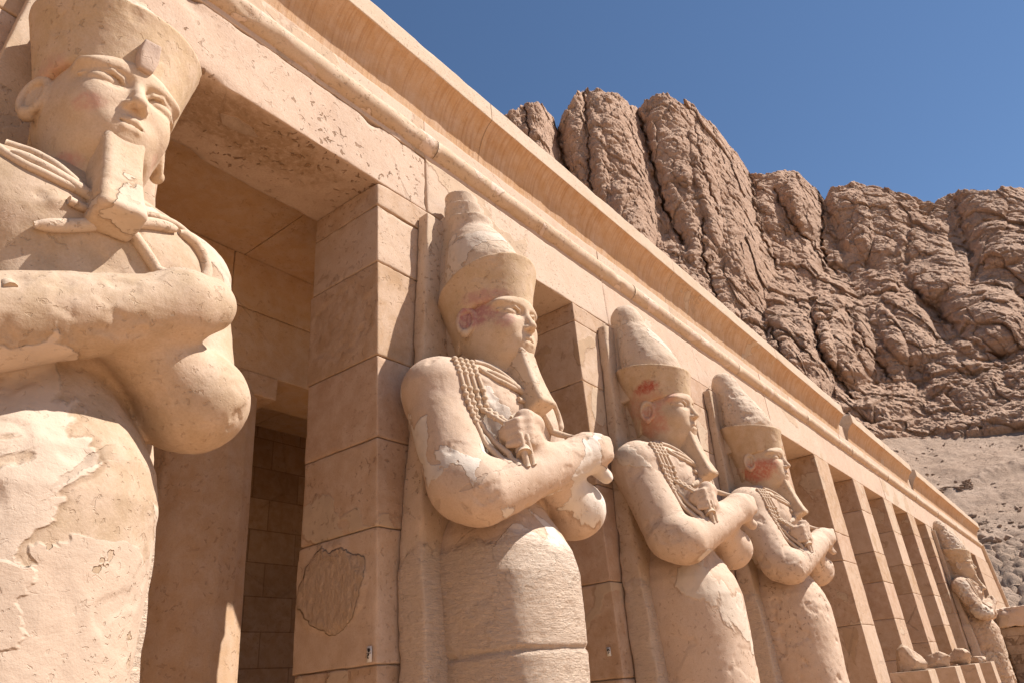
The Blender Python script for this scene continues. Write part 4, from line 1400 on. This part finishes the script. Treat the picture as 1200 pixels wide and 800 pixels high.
# loose boulders of the rubble at the foot of the scree
rnd = random.Random(12)
variants = []
BM = rock('boulder_stone', (.46, .33, .245), (.40, .28, .205), (.30, .21, .155), 6, .1)
for k in range(7):
    me = boulder_mesh(100 + k, rnd.uniform(.7, 1.0), 22)
    me.materials.append(BM)
    variants.append(me)
spots = []
for k in range(90):
    b = rnd.uniform(83.4, 90.5); e = rnd.uniform(1.0, 7.6) if k % 3 else rnd.uniform(5.6, 8.4)
    s = rnd.uniform(.28, .62) if k % 4 else rnd.uniform(.6, 1.15)
    if e > 7: s *= .55
    spots.append((b, e, s))
bb = np.array([q[0] for q in spots]); ee = np.array([q[1] for q in spots])
PP = polar(bb, ee, scree_R(bb, ee))
for k, (b, e, s) in enumerate(spots):
    o = bpy.data.objects.new('boulder', variants[k % 7])
    COL.objects.link(o)
    o.location = PP[k] + np.array((-.2, 0, .10*s))
    o.scale = (s*rnd.uniform(.8, 1.3), s*rnd.uniform(.8, 1.3), s)
    o.rotation_euler = (rnd.uniform(-.4, .4), rnd.uniform(-.4, .4), rnd.uniform(0, 6.28))
    tag(o, 'angular boulder in the rubble at the foot of the scree slope', 'boulder', 'boulders at the foot of the scree')

# two small white marker cards fixed to the sides of the pillars
def simple_mat(name, c, rough=.7):
    m = bpy.data.materials.new(name); m.use_nodes = True
    n = m.node_tree.nodes; p = n['Principled BSDF']
    t = n.new('ShaderNodeTexNoise'); t.inputs['Scale'].default_value = 220; t.inputs['Detail'].default_value = 3
    mx = n.new('ShaderNodeMix'); mx.data_type = 'RGBA'
    mx.inputs[6].default_value = (*c, 1); mx.inputs[7].default_value = (*[v*.8 for v in c], 1)
    m.node_tree.links.new(t.outputs['Fac'], mx.inputs[0]); m.node_tree.links.new(mx.outputs[2], p.inputs['Base Color'])
    p.inputs['Roughness'].default_value = rough
    return m
CARD = simple_mat('white_card', (.74, .70, .66)); INK = simple_mat('black_ink', (.02, .018, .018))
def marker(x, y, z, hgt, label, marks):
    root = empty('marker_card', (x, y, z)); tag(root, label, 'marker', 'marker cards on the pillars')
    a = Acc(); a.add(*block((-.006, -.022, -hgt/2), (.0, .022, hgt/2), .05, .0015, 0, 1, rows=()))
    a.build('card', CARD, root)
    a = Acc()
    for pts, r in marks:
        a.add(*tube([(-.0075, p[0], p[1]) for p in pts], r, 8))
    a.build('mark', INK, root)
arc = lambda cy, cz, r, a0, a1: [(cy + r*math.cos(math.radians(a0 + (a1 - a0)*i/10)), cz + r*math.sin(math.radians(a0 + (a1 - a0)*i/10))) for i in range(11)]
marker(3.308, .058, .332 + EYE, .094, 'small white two-part card with black marks near the bottom of the first pillar', [
    ([(-.004, .022), (.004, .026)], .0075), (arc(0, .024, .010, 0, 320), .003), ([(-.02, .006), (.02, .006)], .0015), ([(-.002, -.004), (.004, -.001)], .006), (arc(.004, -.012, .010, 60, -120), .0025)])
marker(6.303, .119, .334 + EYE, .078, 'small white card with one black curl near the bottom of the second pillar', [
    (arc(.0, .010, .010, -10, 200), .0048), ([(-.002, -.006), (-.006, -.003)], .0055), ([(.0, -.006), (.008, -.018)], .0028)])

# a low dry-stone wall crossing the scree
rs = np.random.RandomState(9)
bs = np.linspace(82.6, 85.8, 60)
es = 10.02 + .10*np.sin(bs*3) + .12*(bs > 85.2)
base_pts = polar(bs, es, scree_R(bs, es) - .6)
a = Acc()
small = boulder_mesh(77, .7, 8)
sv = np.zeros(len(small.vertices)*3, np.float32); small.vertices.foreach_get('co', sv); sv = sv.reshape(-1, 3).astype(float)
sq = np.array([list(p.vertices) for p in small.polygons])
bpy.data.meshes.remove(small)
for i, p in enumerate(base_pts):
    for lev in range(4 if i < 52 else 6):
        s = rs.uniform(.17, .30)
        th = rs.uniform(0, 6.28)
        v = sv*np.array((s*1.25, s*1.1, s*.8))
        v = np.stack([v[:, 0]*math.cos(th) - v[:, 1]*math.sin(th), v[:, 0]*math.sin(th) + v[:, 1]*math.cos(th), v[:, 2]], -1)
        a.add(v + p + np.array((rs.uniform(-.1, .1), rs.uniform(-.12, .12), .05 + .27*lev + rs.uniform(-.05, .05))), sq)
c0 = base_pts[30]
o = a.build('dry_stone_wall', BM, None, off=c0)
o.location = c0
tag(o, 'low dry-stone wall crossing the scree slope above the end of the cornice', 'stone wall')
